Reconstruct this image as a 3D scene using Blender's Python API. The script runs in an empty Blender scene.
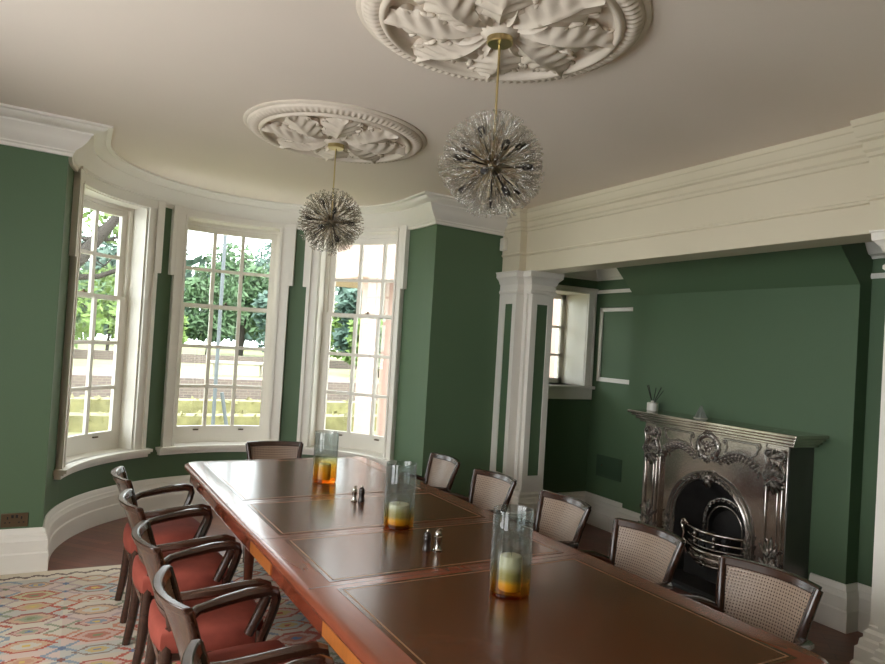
import bpy, bmesh, math, random
from mathutils import Vector, Matrix, Euler
PI = math.pi
rnd = random.Random(7)
SC = bpy.context.scene
COL = SC.collection

# ---------------------------------------------------------------- camera, sky, sun, exposure
cam_d = bpy.data.cameras.new('camera')
cam_d.sensor_width = 36.0
cam_d.lens = 36.0 * 686.0 / 885.0
cam_d.clip_start = 0.02
cam_d.clip_end = 400
cam = bpy.data.objects.new('camera', cam_d)
COL.objects.link(cam)
def cam_matrix(yaw, pitch, roll, loc):
    yaw, pitch, roll = (math.radians(a) for a in (yaw, pitch, roll))
    c, s = math.cos(yaw), math.sin(yaw)
    X, Y, Z = Vector((c, 0, s)), Vector((-s, 0, c)), Vector((0, -1, 0))
    cp, sp = math.cos(pitch), math.sin(pitch)
    P = Matrix(((1, 0, 0), (0, cp, sp), (0, -sp, cp)))
    c, s = math.cos(roll), math.sin(roll)
    Q = Matrix(((c, -s, 0), (s, c, 0), (0, 0, 1)))
    rows = [Q @ P @ v for v in (X, Y, Z)]
    R = Matrix((rows[0], rows[1], rows[2]))
    right = R @ Vector((1, 0, 0)); up = R @ Vector((0, -1, 0)); back = R @ Vector((0, 0, -1))
    M = Matrix((right, up, back)).transposed().to_4x4()
    M.translation = loc
    return M
cam.matrix_world = cam_matrix(27.65, 1.0, 3.44, Vector((0, 0, 1.62)))
SC.camera = cam

W = bpy.data.worlds.new('overcast_sky')
SC.world = W
W.use_nodes = True
bg = W.node_tree.nodes['Background']
bg.inputs[0].default_value = (0.93, 0.97, 1.0, 1)
bg.inputs[1].default_value = 8.5
sun_d = bpy.data.lights.new('sun', 'SUN')
sun_d.energy = 3.0
sun_d.angle = math.radians(6)
sun_d.color = (1.0, 0.93, 0.8)
sun = bpy.data.objects.new('sun', sun_d)
COL.objects.link(sun)
sun.rotation_euler = Vector((0.45, -0.62, 0.85)).to_track_quat('Z', 'Y').to_euler()

def area_light(name, loc, size, direction, power, color):
    d = bpy.data.lights.new(name, 'AREA')
    d.shape = 'RECTANGLE'; d.size, d.size_y = size
    d.energy = power; d.color = color
    o = bpy.data.objects.new(name, d); COL.objects.link(o)
    o.location = loc
    o.rotation_euler = Vector(direction).to_track_quat('-Z', 'Z').to_euler()
    return o
# daylight fill added at two openings of the unseen left-hand wall
area_light('fill_light_left_far', (-1.66, 2.7, 1.6), (1.3, 1.9), (1, 0.0, -0.8), 38, (1.0, 0.97, 0.92))
area_light('fill_light_left_near', (-1.66, 0.9, 1.6), (1.2, 1.9), (1, 0.0, -0.8), 24, (1.0, 0.97, 0.92))

SC.view_settings.view_transform = 'Standard'
SC.view_settings.look = 'None'
SC.view_settings.exposure = -0.2
SC.view_settings.gamma = 1.0
SC.view_settings.use_curve_mapping = False
SC.cycles.use_denoising = True
SC.cycles.max_bounces = 10
SC.cycles.diffuse_bounces = 5
SC.cycles.transparent_max_bounces = 24
SC.cycles.caustics_reflective = False
SC.cycles.caustics_refractive = False
SC.cycles.sample_clamp_indirect = 6.0

# ---------------------------------------------------------------- materials
def new_mat(name):
    m = bpy.data.materials.new(name); m.use_nodes = True
    nt = m.node_tree
    return m, nt, nt.nodes['Principled BSDF']
def lin(c):
    return tuple(((x / 255.0) / 12.92 if x / 255.0 < 0.04045 else ((x / 255.0 + 0.055) / 1.055) ** 2.4) for x in c) + (1,)
def mat(name, rgb, rough=0.5, metal=0.0, vary=0.06, scale=8.0, bump=0.0, bscale=40.0, spec=0.5, coat=0.0, stretch=None):
    m, nt, b = new_mat(name)
    c = lin(rgb)
    tc = nt.nodes.new('ShaderNodeTexCoord')
    src = tc.outputs['Object']
    if stretch:
        mp = nt.nodes.new('ShaderNodeMapping'); mp.inputs['Scale'].default_value = stretch
        nt.links.new(src, mp.inputs[0]); src = mp.outputs[0]
    n = nt.nodes.new('ShaderNodeTexNoise'); n.inputs['Scale'].default_value = scale; n.inputs['Detail'].default_value = 4
    nt.links.new(src, n.inputs['Vector'])
    mix = nt.nodes.new('ShaderNodeMix'); mix.data_type = 'RGBA'
    mix.inputs[6].default_value = tuple(max(0, x * (1 - vary * 2)) for x in c[:3]) + (1,)
    mix.inputs[7].default_value = tuple(min(1, x * (1 + vary * 2)) for x in c[:3]) + (1,)
    nt.links.new(n.outputs[0], mix.inputs[0])
    nt.links.new(mix.outputs[2], b.inputs['Base Color'])
    b.inputs['Roughness'].default_value = rough
    b.inputs['Metallic'].default_value = metal
    b.inputs['Specular IOR Level'].default_value = spec
    b.inputs['Coat Weight'].default_value = coat
    b.inputs['Coat Roughness'].default_value = 0.12
    if bump:
        n2 = nt.nodes.new('ShaderNodeTexNoise'); n2.inputs['Scale'].default_value = bscale
        nt.links.new(src, n2.inputs['Vector'])
        bp = nt.nodes.new('ShaderNodeBump'); bp.inputs['Strength'].default_value = bump; bp.inputs['Distance'].default_value = 0.01
        nt.links.new(n2.outputs[0], bp.inputs['Height']); nt.links.new(bp.outputs[0], b.inputs['Normal'])
    return m
def schlick(nt, ior):
    """reflectance of a thin sheet, the same from both faces"""
    f0 = ((ior - 1) / (ior + 1)) ** 2
    lw = nt.nodes.new('ShaderNodeLayerWeight'); lw.inputs[0].default_value = 0.5
    pw = nt.nodes.new('ShaderNodeMath'); pw.operation = 'POWER'; pw.inputs[1].default_value = 5.0
    nt.links.new(lw.outputs['Facing'], pw.inputs[0])
    ma = nt.nodes.new('ShaderNodeMath'); ma.operation = 'MULTIPLY_ADD'; ma.inputs[1].default_value = 1 - f0; ma.inputs[2].default_value = f0
    nt.links.new(pw.outputs[0], ma.inputs[0])
    return ma
def glass_mat(name, rgb, rgb2=None, z0=0, z1=1, haze=0.0, ior=1.45, rough=0.0):
    """thin clear sheet: tinted see-through plus a fresnel reflection"""
    m = bpy.data.materials.new(name); m.use_nodes = True
    nt = m.node_tree; nt.nodes.clear()
    out = nt.nodes.new('ShaderNodeOutputMaterial')
    tr = nt.nodes.new('ShaderNodeBsdfTransparent'); tr.inputs[0].default_value = tuple(rgb) + (1,)
    if rgb2:
        tc = nt.nodes.new('ShaderNodeTexCoord'); sx = nt.nodes.new('ShaderNodeSeparateXYZ')
        nt.links.new(tc.outputs['Object'], sx.inputs[0])
        mr = nt.nodes.new('ShaderNodeMapRange'); mr.inputs[1].default_value = z0; mr.inputs[2].default_value = z1
        nt.links.new(sx.outputs[2], mr.inputs[0])
        cr = nt.nodes.new('ShaderNodeValToRGB'); e = cr.color_ramp.elements
        stops = rgb2
        e[0].position, e[0].color = stops[0][0], tuple(stops[0][1]) + (1,)
        e[1].position, e[1].color = stops[-1][0], tuple(stops[-1][1]) + (1,)
        for p, c in stops[1:-1]:
            k = e.new(p); k.color = tuple(c) + (1,)
        nt.links.new(mr.outputs[0], cr.inputs[0]); nt.links.new(cr.outputs[0], tr.inputs[0])
    gl = nt.nodes.new('ShaderNodeBsdfGlossy'); gl.inputs['Roughness'].default_value = rough
    fr = schlick(nt, ior)
    mx = nt.nodes.new('ShaderNodeMixShader')
    body = tr.outputs[0]
    if haze:
        df = nt.nodes.new('ShaderNodeBsdfTranslucent'); df2 = nt.nodes.new('ShaderNodeMixShader'); df2.inputs[0].default_value = haze
        if rgb2: nt.links.new(cr.outputs[0], df.inputs[0])
        nt.links.new(body, df2.inputs[1]); nt.links.new(df.outputs[0], df2.inputs[2]); body = df2.outputs[0]
    nt.links.new(fr.outputs[0], mx.inputs[0]); nt.links.new(body, mx.inputs[1]); nt.links.new(gl.outputs[0], mx.inputs[2])
    nt.links.new(mx.outputs[0], out.inputs[0])
    return m

def crystal_mat():
    m = bpy.data.materials.new('clear_crystal'); m.use_nodes = True
    nt = m.node_tree; nt.nodes.clear()
    out = nt.nodes.new('ShaderNodeOutputMaterial')
    tr = nt.nodes.new('ShaderNodeBsdfTransparent'); tr.inputs[0].default_value = (0.95, 0.94, 0.92, 1)
    gl = nt.nodes.new('ShaderNodeBsdfGlossy'); gl.inputs['Roughness'].default_value = 0.05
    df = nt.nodes.new('ShaderNodeBsdfTranslucent'); df.inputs[0].default_value = (0.85, 0.82, 0.76, 1)
    fr = schlick(nt, 2.1)
    m1 = nt.nodes.new('ShaderNodeMixShader'); m1.inputs[0].default_value = 0.15
    nt.links.new(tr.outputs[0], m1.inputs[1]); nt.links.new(df.outputs[0], m1.inputs[2])
    m2 = nt.nodes.new('ShaderNodeMixShader')
    nt.links.new(fr.outputs[0], m2.inputs[0]); nt.links.new(m1.outputs[0], m2.inputs[1]); nt.links.new(gl.outputs[0], m2.inputs[2])
    nt.links.new(m2.outputs[0], out.inputs[0])
    return m
M = {}
M['green'] = mat('green_wall_paint', (82, 105, 77), 0.62, vary=0.02, scale=1.5, bump=0.05, bscale=120)
M['cream'] = mat('cream_trim_paint', (212, 202, 178), 0.42, vary=0.015, scale=3)
M['white'] = mat('white_gloss_paint', (232, 227, 218), 0.38, vary=0.015, scale=3)
M['ceiling'] = mat('ceiling_paint', (226, 214, 201), 0.75, vary=0.02, scale=1.2)
M['plaster'] = mat('moulded_plaster', (214, 202, 186), 0.6, vary=0.05, scale=14)
M['floor'] = None
M['darkwood'] = mat('dark_stained_wood', (58, 35, 25), 0.24, vary=0.25, scale=9, coat=0.3, stretch=(1, 1, 6))
M['mahogany'] = mat('polished_mahogany', (118, 56, 36), 0.24, vary=0.2, scale=6, coat=0.5, stretch=(8, 1, 4))
M['mahogany_top'] = mat('polished_mahogany_border', (122, 62, 42), 0.24, vary=0.10, scale=5, coat=0.2, stretch=(7, 1.2, 4))
M['satinwood'] = mat('satinwood_inlay', (178, 106, 50), 0.3, vary=0.15, scale=8, coat=0.4, stretch=(1, 6, 1))
M['leather'] = mat('brown_writing_leather', (84, 47, 26), 0.2, vary=0.14, scale=4, bump=0.01, bscale=300, spec=0.38)
M['gilt'] = mat('tooled_gilt_line', (150, 112, 78), 0.35, 0.4, vary=0.2, scale=60)
M['red'] = mat('red_velvet', (136, 66, 54), 0.85, vary=0.12, scale=18, bump=0.06, bscale=200, spec=0.2)
M['steel'] = mat('polished_cast_iron', (206, 196, 188), 0.16, 0.97, vary=0.16, scale=7, bump=0.02, bscale=60)
M['iron'] = mat('dark_cast_iron', (168, 162, 157), 0.25, 0.9, vary=0.25, scale=30, bump=0.05, bscale=90)
M['sideplate'] = mat('dull_iron_plate', (112, 108, 105), 0.32, 0.7, vary=0.2, scale=3, stretch=(1, 6, .4))
M['soot'] = mat('sooty_iron', (52, 50, 49), 0.55, 0.4, vary=0.3, scale=12, bump=0.1, bscale=40)
M['coal'] = mat('coal', (58, 58, 60), 0.5, vary=0.3, scale=20, bump=0.3, bscale=30)
M['slate'] = mat('slate_hearth', (44, 46, 48), 0.3, vary=0.15, scale=10)
M['brass'] = mat('brass', (206, 188, 138), 0.3, 1.0, vary=0.05)
M['nickel'] = mat('bronze_rod', (176, 162, 138), 0.28, 1.0, vary=0.05)
M['socketdark'] = mat('bulb_socket', (30, 24, 20), 0.4, 0.4, vary=0.05)
M['wax'] = mat('ivory_wax', (226, 214, 178), 0.6, vary=0.03, scale=20)
M['wick'] = mat('burnt_wick', (40, 34, 28), 0.9)
M['silver'] = mat('silver_plate', (196, 190, 180), 0.2, 1.0, vary=0.06)
M['ebony'] = mat('ebony', (34, 24, 20), 0.3, vary=0.2, scale=30, coat=0.3)
M['ceramic'] = mat('white_ceramic', (222, 218, 208), 0.3, vary=0.02)
M['reed'] = mat('black_reed', (26, 26, 24), 0.8)
M['plastic'] = mat('white_plastic', (228, 222, 206), 0.4)
M['bronze'] = mat('antique_brass_plate', (98, 84, 66), 0.35, 0.8, vary=0.1)
M['black'] = mat('black_plastic', (16, 15, 15), 0.4)
M['hatch'] = mat('green_painted_metal', (58, 78, 58), 0.5, vary=0.02)
M['lawn'] = mat('garden_grass', (138, 140, 102), 0.9, vary=0.25, scale=0.7)
M['hedge'] = mat('clipped_box_leaf', (128, 124, 86), 0.8, vary=0.4, scale=4)
M['brick'] = None
M['stone'] = mat('pale_garden_stone', (160, 152, 142), 0.8, vary=0.1, scale=5)
M['leaf_a'] = mat('tree_leaf', (74, 100, 66), 0.7, vary=0.4, scale=0.8)
M['leaf_b'] = mat('blue_green_leaf', (80, 104, 92), 0.7, vary=0.35, scale=0.8)
M['leaf_c'] = mat('bright_leaf', (104, 130, 64), 0.7, vary=0.3, scale=1.2)
M['bark'] = mat('tree_bark', (48, 42, 37), 0.9, vary=0.3, scale=6, bump=0.4, bscale=14)
M['pinkstone'] = mat('pink_painted_stone', (186, 158, 148), 0.7, vary=0.04, scale=3)
M['greymetal'] = mat('grey_garden_metal', (92, 98, 102), 0.5, vary=0.08)
M['pane'] = glass_mat('window_glass', (0.95, 0.97, 0.96))
def vase_mat(name, top, band):
    """amber foot up to `top` of the height, an olive band, smoke grey above"""
    olive = (0.74, 0.74, 0.60) if band else (0.88, 0.86, 0.68)
    return glass_mat(name, (0.5, 0.5, 0.5), [(0.0, (0.80, 0.46, 0.16)), (top * .3, (0.93, 0.70, 0.30)), (top * .9, (0.95, 0.80, 0.40)), (top + .03, olive), (top + .09, olive), (top + .17, (0.84, 0.87, 0.86)), (1.0, (0.86, 0.89, 0.89))], 0.0, 0.30, haze=0.07, ior=1.6)
M['vase'] = vase_mat('smoke_to_amber_glass', .20, True)
M['vase_b'] = vase_mat('smoke_to_short_amber_glass', .17, True)
M['vase_c'] = vase_mat('smoke_to_tall_amber_glass', .36, False)
M['vase_base'] = glass_mat('amber_glass', (0.88, 0.55, 0.2), ior=1.5)
M['crystal'] = crystal_mat()
M['clear'] = glass_mat('clear_fluted_glass', (0.86, 0.90, 0.87), haze=0.6, ior=1.8, rough=0.1)

def wood_floor():
    m, nt, b = new_mat('herringbone_oak')
    tc = nt.nodes.new('ShaderNodeTexCoord'); mp = nt.nodes.new('ShaderNodeMapping')
    mp.inputs['Rotation'].default_value = (0, 0, math.radians(45))
    nt.links.new(tc.outputs['Object'], mp.inputs[0])
    br = nt.nodes.new('ShaderNodeTexBrick')
    br.inputs['Color1'].default_value = lin((136, 84, 64)); br.inputs['Color2'].default_value = lin((112, 66, 50)); br.inputs['Mortar'].default_value = lin((70, 42, 34))
    br.inputs['Scale'].default_value = 1.0; br.inputs['Mortar Size'].default_value = 0.0015; br.inputs['Brick Width'].default_value = 0.42; br.inputs['Row Height'].default_value = 0.075
    nt.links.new(mp.outputs[0], br.inputs['Vector'])
    n = nt.nodes.new('ShaderNodeTexNoise'); n.inputs['Scale'].default_value = 3; n.inputs['Detail'].default_value = 5
    nt.links.new(tc.outputs['Object'], n.inputs['Vector'])
    mx = nt.nodes.new('ShaderNodeMix'); mx.data_type = 'RGBA'; mx.blend_type = 'MULTIPLY'; mx.inputs[0].default_value = 0.5
    nt.links.new(br.outputs[0], mx.inputs[6]); nt.links.new(n.outputs[1], mx.inputs[7])
    nt.links.new(mx.outputs[2], b.inputs['Base Color'])
    b.inputs['Roughness'].default_value = 0.33
    return m
M['floor'] = wood_floor()
def brick_mat():
    m, nt, b = new_mat('old_red_brick')
    tc = nt.nodes.new('ShaderNodeTexCoord'); sx = nt.nodes.new('ShaderNodeSeparateXYZ'); cx = nt.nodes.new('ShaderNodeCombineXYZ')
    nt.links.new(tc.outputs['Object'], sx.inputs[0]); nt.links.new(sx.outputs[0], cx.inputs[0]); nt.links.new(sx.outputs[2], cx.inputs[1])
    br = nt.nodes.new('ShaderNodeTexBrick')
    br.inputs['Color1'].default_value = lin((112, 98, 94)); br.inputs['Color2'].default_value = lin((98, 88, 86)); br.inputs['Mortar'].default_value = lin((134, 124, 114))
    br.inputs['Scale'].default_value = 1.0; br.inputs['Brick Width'].default_value = 0.23; br.inputs['Row Height'].default_value = 0.08; br.inputs['Mortar Size'].default_value = 0.008
    nt.links.new(cx.outputs[0], br.inputs['Vector']); nt.links.new(br.outputs[0], b.inputs['Base Color'])
    b.inputs['Roughness'].default_value = 0.9
    return m
M['brick'] = brick_mat()

def cane_mat():
    m, nt, b = new_mat('woven_cane')
    uv = nt.nodes.new('ShaderNodeUVMap'); sx = nt.nodes.new('ShaderNodeSeparateXYZ'); nt.links.new(uv.outputs[0], sx.inputs[0])
    def mth(op, a, bb=None):
        n = nt.nodes.new('ShaderNodeMath'); n.operation = op
        for i, v in enumerate((a, bb)):
            if v is None: continue
            if isinstance(v, (int, float)): n.inputs[i].default_value = v
            else: nt.links.new(v, n.inputs[i])
        return n.outputs[0]
    fu = mth('SUBTRACT', mth('FRACT', mth('MULTIPLY', sx.outputs[0], 1 / 0.0125)), 0.5)
    fv = mth('SUBTRACT', mth('FRACT', mth('MULTIPLY', sx.outputs[1], 1 / 0.0125)), 0.5)
    d = mth('SQRT', mth('ADD', mth('MULTIPLY', fu, fu), mth('MULTIPLY', fv, fv)))
    hole = mth('LESS_THAN', d, 0.27)
    n = nt.nodes.new('ShaderNodeTexNoise'); n.inputs['Scale'].default_value = 30
    mx = nt.nodes.new('ShaderNodeMix'); mx.data_type = 'RGBA'
    mx.inputs[6].default_value = lin((142, 118, 100)); mx.inputs[7].default_value = lin((172, 148, 128))
    nt.links.new(n.outputs[0], mx.inputs[0]); nt.links.new(mx.outputs[2], b.inputs['Base Color'])
    b.inputs['Roughness'].default_value = 0.3
    nt.links.new(mth('SUBTRACT', 1.0, hole), b.inputs['Alpha'])
    bp = nt.nodes.new('ShaderNodeBump'); bp.inputs['Strength'].default_value = 0.6; bp.inputs['Distance'].default_value = 0.003
    nt.links.new(d, bp.inputs['Height']); nt.links.new(bp.outputs[0], b.inputs['Normal'])
    return m
M['cane'] = cane_mat()

def rug_mat():
    m, nt, b = new_mat('kilim_weave')
    L = nt.links
    def mth(op, a, bb=None, c=None):
        n = nt.nodes.new('ShaderNodeMath'); n.operation = op
        for i, v in enumerate((a, bb, c)):
            if v is None: continue
            if isinstance(v, (int, float)): n.inputs[i].default_value = v
            else: L.new(v, n.inputs[i])
        return n.outputs[0]
    def mix(fac, a, bb):
        n = nt.nodes.new('ShaderNodeMix'); n.data_type = 'RGBA'
        if isinstance(fac, (int, float)): n.inputs[0].default_value = fac
        else: L.new(fac, n.inputs[0])
        for i, v in ((6, a), (7, bb)):
            if isinstance(v, tuple): n.inputs[i].default_value = v
            else: L.new(v, n.inputs[i])
        return n.outputs[2]
    def pal(h, cols):
        r = nt.nodes.new('ShaderNodeValToRGB'); r.color_ramp.interpolation = 'CONSTANT'
        e = r.color_ramp.elements
        e[0].position = 0; e[0].color = lin(cols[0]); e[1].position = 1.0 / len(cols); e[1].color = lin(cols[1])
        for i in range(2, len(cols)):
            k = e.new(i / len(cols)); k.color = lin(cols[i])
        L.new(h, r.inputs[0]); return r.outputs[0]
    def rnd2(a, bb, seed):
        c = nt.nodes.new('ShaderNodeCombineXYZ'); L.new(a, c.inputs[0]); L.new(bb, c.inputs[1]); c.inputs[2].default_value = seed
        w = nt.nodes.new('ShaderNodeTexWhiteNoise'); w.noise_dimensions = '3D'; L.new(c.outputs[0], w.inputs[0]); return w.outputs[0]
    tc = nt.nodes.new('ShaderNodeTexCoord'); sx = nt.nodes.new('ShaderNodeSeparateXYZ'); L.new(tc.outputs['Object'], sx.inputs[0])
    q = 0.012
    x = mth('MULTIPLY', mth('FLOOR', mth('DIVIDE', sx.outputs[0], q)), q)
    y = mth('MULTIPLY', mth('FLOOR', mth('DIVIDE', sx.outputs[1], q)), q)
    PX, PY = 0.315, 0.178
    # large stretched medallions, one column every PX
    u = mth('DIVIDE', x, PX); cu = mth('FLOOR', u); fu = mth('ABSOLUTE', mth('SUBTRACT', mth('FRACT', u), 0.5))
    off = mth('MULTIPLY', rnd2(cu, cu, 3.0), 0.5)
    v = mth('ADD', mth('DIVIDE', y, PY), off); cv = mth('FLOOR', v); fv = mth('ABSOLUTE', mth('SUBTRACT', mth('FRACT', v), 0.5))
    odd = mth('MODULO', mth('ABSOLUTE', cv), 2.0)
    size = mth('SUBTRACT', mth('ADD', 0.40, mth('MULTIPLY', rnd2(cu, cv, 9.0), 0.10)), mth('MULTIPLY', odd, 0.11))
    d = mth('DIVIDE', mth('MAXIMUM', mth('ADD', mth('MULTIPLY', fu, 1.0), mth('MULTIPLY', fv, 0.72)), mth('MULTIPLY', fv, 1.12)), size)
    h1 = rnd2(cu, cv, 1.0); h2 = rnd2(cu, cv, 2.0); h3 = rnd2(cu, cv, 4.0); h4 = rnd2(cu, cv, 5.0)
    rim = pal(h1, [(166, 78, 66), (178, 100, 76), (150, 88, 84), (172, 84, 70), (132, 110, 100)])
    band = pal(h2, [(204, 192, 174), (196, 162, 134), (172, 178, 172), (188, 178, 138), (196, 162, 148)])
    core = pal(h3, [(134, 144, 154), (190, 140, 116), (150, 154, 128), (190, 166, 112), (176, 112, 94), (196, 188, 174)])
    eye = pal(h4, [(206, 176, 96), (96, 120, 156), (180, 80, 62), (222, 212, 190), (120, 132, 96)])
    cream = pal(rnd2(mth('FLOOR', mth('MULTIPLY', y, 7.0)), cu, 12.0), [(204, 192, 174), (194, 180, 162), (202, 178, 166), (184, 180, 170)])
    # narrow columns of crosses and little lozenges between
    u2 = mth('ADD', u, 0.5); cu2 = mth('FLOOR', u2); fx = mth('MULTIPLY', mth('ABSOLUTE', mth('SUBTRACT', mth('FRACT', u2), 0.5)), PX)
    v2 = mth('DIVIDE', y, 0.135); cv2 = mth('FLOOR', v2); fy = mth('MULTIPLY', mth('ABSOLUTE', mth('SUBTRACT', mth('FRACT', v2), 0.5)), 0.135)
    cross = mth('LESS_THAN', mth('ABSOLUTE', mth('SUBTRACT', fx, mth('MULTIPLY', fy, 1.25))), 0.016)
    cross = mth('MULTIPLY', cross, mth('LESS_THAN', fx, 0.085))
    loz = mth('LESS_THAN', mth('ADD', fx, fy), 0.022)
    ccol = pal(rnd2(cu2, cv2, 6.0), [(176, 84, 68), (128, 144, 158), (188, 128, 104), (136, 142, 120), (170, 150, 150)])
    lcol = pal(rnd2(cu2, cv2, 7.0), [(128, 76, 70), (168, 70, 60), (96, 112, 140), (110, 116, 92)])
    ground = mix(cross, cream, ccol); ground = mix(loz, ground, lcol)
    c = mix(mth('LESS_THAN', d, 1.0), ground, rim)
    c = mix(mth('LESS_THAN', d, 0.82), c, band)
    c = mix(mth('LESS_THAN', d, 0.52), c, core)
    c = mix(mth('LESS_THAN', d, 0.2), c, eye)
    # wavy border stripe along the far end
    wav = mth('ABSOLUTE', mth('SUBTRACT', mth('FRACT', mth('MULTIPLY', x, 9.0)), 0.5))
    bl = mth('LESS_THAN', mth('ABSOLUTE', mth('SUBTRACT', mth('SUBTRACT', 5.00, mth('MULTIPLY', wav, 0.07)), y)), 0.014)
    c = mix(mth('GREATER_THAN', y, 4.92), c, lin((216, 204, 184)))
    c = mix(bl, c, lin((110, 96, 92)))
    n = nt.nodes.new('ShaderNodeTexNoise'); n.inputs['Scale'].default_value = 260; L.new(tc.outputs['Object'], n.inputs['Vector'])
    n3 = nt.nodes.new('ShaderNodeTexNoise'); n3.inputs['Scale'].default_value = 5; L.new(tc.outputs['Object'], n3.inputs['Vector'])
    c = mix(mth('MULTIPLY', n3.outputs[0], 0.22), c, lin((190, 172, 156)))
    L.new(c, b.inputs['Base Color']); b.inputs['Roughness'].default_value = 0.95; b.inputs['Specular IOR Level'].default_value = 0.1
    bp = nt.nodes.new('ShaderNodeBump'); bp.inputs['Strength'].default_value = 0.4; bp.inputs['Distance'].default_value = 0.004
    L.new(n.outputs[0], bp.inputs['Height']); L.new(bp.outputs[0], b.inputs['Normal'])
    return m
M['rug'] = rug_mat()

# ---------------------------------------------------------------- mesh helpers
def V(*a): return Vector(a)
class MB:
    def __init__(s):
        s.v = []; s.f = []; s.uv = None
    def add(s, verts, faces):
        o = len(s.v); s.v += [tuple(p) for p in verts]; s.f += [tuple(i + o for i in f) for f in faces]
    def box(s, x0, x1, y0, y1, z0, z1):
        s.add([(x0, y0, z0), (x1, y0, z0), (x1, y1, z0), (x0, y1, z0), (x0, y0, z1), (x1, y0, z1), (x1, y1, z1), (x0, y1, z1)],
              [(3, 2, 1, 0), (4, 5, 6, 7), (0, 1, 5, 4), (1, 2, 6, 5), (2, 3, 7, 6), (3, 0, 4, 7)])
        return s
    def prism(s, poly, z0, z1):
        n = len(poly)
        s.add([(x, y, z0) for x, y in poly] + [(x, y, z1) for x, y in poly],
              [tuple(range(n))[::-1], tuple(range(n, 2 * n))] + [(i, (i + 1) % n, n + (i + 1) % n, n + i) for i in range(n)])
        return s
    def grid(s, fn, nu, nv, closed_u=False, closed_v=False, caps=False):
        vs = [fn(i / (nu if closed_u else nu - 1), j / (nv if closed_v else nv - 1)) for i in range(nu) for j in range(nv)]
        fs = []
        for i in range(nu if closed_u else nu - 1):
            for j in range(nv if closed_v else nv - 1):
                a, b = i % nu, (i + 1) % nu; c, d = j % nv, (j + 1) % nv
                fs.append((a * nv + c, b * nv + c, b * nv + d, a * nv + d))
        if caps and closed_v:
            fs.append(tuple(range(nv))[::-1]); fs.append(tuple((nu - 1) * nv + k for k in range(nv)))
        s.add(vs, fs); return s
    def lathe(s, prof, c=(0, 0, 0), seg=24, caps=True):
        """prof: list of (r, z)"""
        n = len(prof)
        vs = [(c[0] + r * math.cos(2 * PI * k / seg), c[1] + r * math.sin(2 * PI * k / seg), c[2] + z) for k in range(seg) for r, z in prof]
        fs = [(k * n + i, ((k + 1) % seg) * n + i, ((k + 1) % seg) * n + i + 1, k * n + i + 1) for k in range(seg) for i in range(n - 1)]
        if caps:
            if prof[0][0] > 1e-5: fs.append(tuple(k * n for k in range(seg))[::-1])
            if prof[-1][0] > 1e-5: fs.append(tuple(k * n + n - 1 for k in range(seg)))
        s.add(vs, fs); return s
    def tube(s, pts, rad, seg=8, flat=None, closed=False):
        """round (or oval, flat=(a,b) factors with b along z-ish) tube along pts; rad number or list"""
        pts = [Vector(p) for p in pts]; n = len(pts)
        rad = rad if isinstance(rad, (list, tuple)) else [rad] * n
        vs = []; N = None
        for i, p in enumerate(pts):
            t = (pts[(i + 1) % n] - pts[i - 1]) if closed else (pts[min(i + 1, n - 1)] - pts[max(i - 1, 0)])
            t.normalize()
            if N is None:
                up = V(0, 0, 1) if abs(t.z) < 0.9 else V(1, 0, 0)
                N = (up - t * up.dot(t)).normalized()
            else:
                N = (N - t * N.dot(t)).normalized()
            B = t.cross(N)
            a, b = flat if flat else (1, 1)
            for k in range(seg):
                th = 2 * PI * (k + 0.5) / seg
                vs.append(p + (B * (math.cos(th) * a) + N * (math.sin(th) * b)) * rad[i])
        fs = [(i * seg + k, i * seg + (k + 1) % seg, ((i + 1) % n) * seg + (k + 1) % seg, ((i + 1) % n) * seg + k) for i in range(n if closed else n - 1) for k in range(seg)]
        if not closed:
            fs += [tuple(range(seg))[::-1], tuple((n - 1) * seg + k for k in range(seg))]
        s.add(vs, fs); return s
    def ball(s, c, r, seg=10, rings=7, rot=None):
        r = r if isinstance(r, (tuple, list)) else (r, r, r)
        R = rot if rot else Matrix.Identity(3); c = Vector(c)
        vs = []
        for i in range(rings + 1):
            ph = PI * i / rings
            for k in range(seg):
                th = 2 * PI * k / seg
                vs.append(c + R @ V(r[0] * math.sin(ph) * math.cos(th), r[1] * math.sin(ph) * math.sin(th), r[2] * math.cos(ph)))
        fs = [(i * seg + k, (i + 1) * seg + k, (i + 1) * seg + (k + 1) % seg, i * seg + (k + 1) % seg) for i in range(rings) for k in range(seg)]
        s.add(vs, fs); return s
    def sweep(s, path, prof, closed_prof=True, z=0.0):
        """path: plan points; prof: (out, z) points, out to the right of travel; mitred"""
        n = len(path); P = [Vector((p[0], p[1])) for p in path]; rows = []
        for i in range(n):
            d0 = (P[i] - P[i - 1]).normalized() if i > 0 else None
            d1 = (P[i + 1] - P[i]).normalized() if i < n - 1 else None
            if d0 is None: d0 = d1
            if d1 is None: d1 = d0
            n0 = Vector((d0.y, -d0.x)); n1 = Vector((d1.y, -d1.x))
            b = n0 + n1; b = b / max(0.2, b.dot(n0)) if b.length > 1e-6 else n0
            rows.append([(P[i].x + b.x * o, P[i].y + b.y * o, z + zz) for o, zz in prof])
        m = len(prof); vs = [v for r in rows for v in r]
        fs = [(i * m + k, (i + 1) * m + k, (i + 1) * m + (k + 1) % m, i * m + (k + 1) % m) for i in range(n - 1) for k in range(m if closed_prof else m - 1)]
        if closed_prof: fs += [tuple(range(m))[::-1], tuple((n - 1) * m + k for k in range(m))]
        s.add(vs, fs); return s
    def clamp(s, z0=0.0005):
        s.v = [(p[0], p[1], max(z0, p[2])) for p in s.v]; return s
    def xform(s, mtx, start=0):
        s.v = s.v[:start] + [tuple(mtx @ Vector(p)) for p in s.v[start:]]; return s
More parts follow.
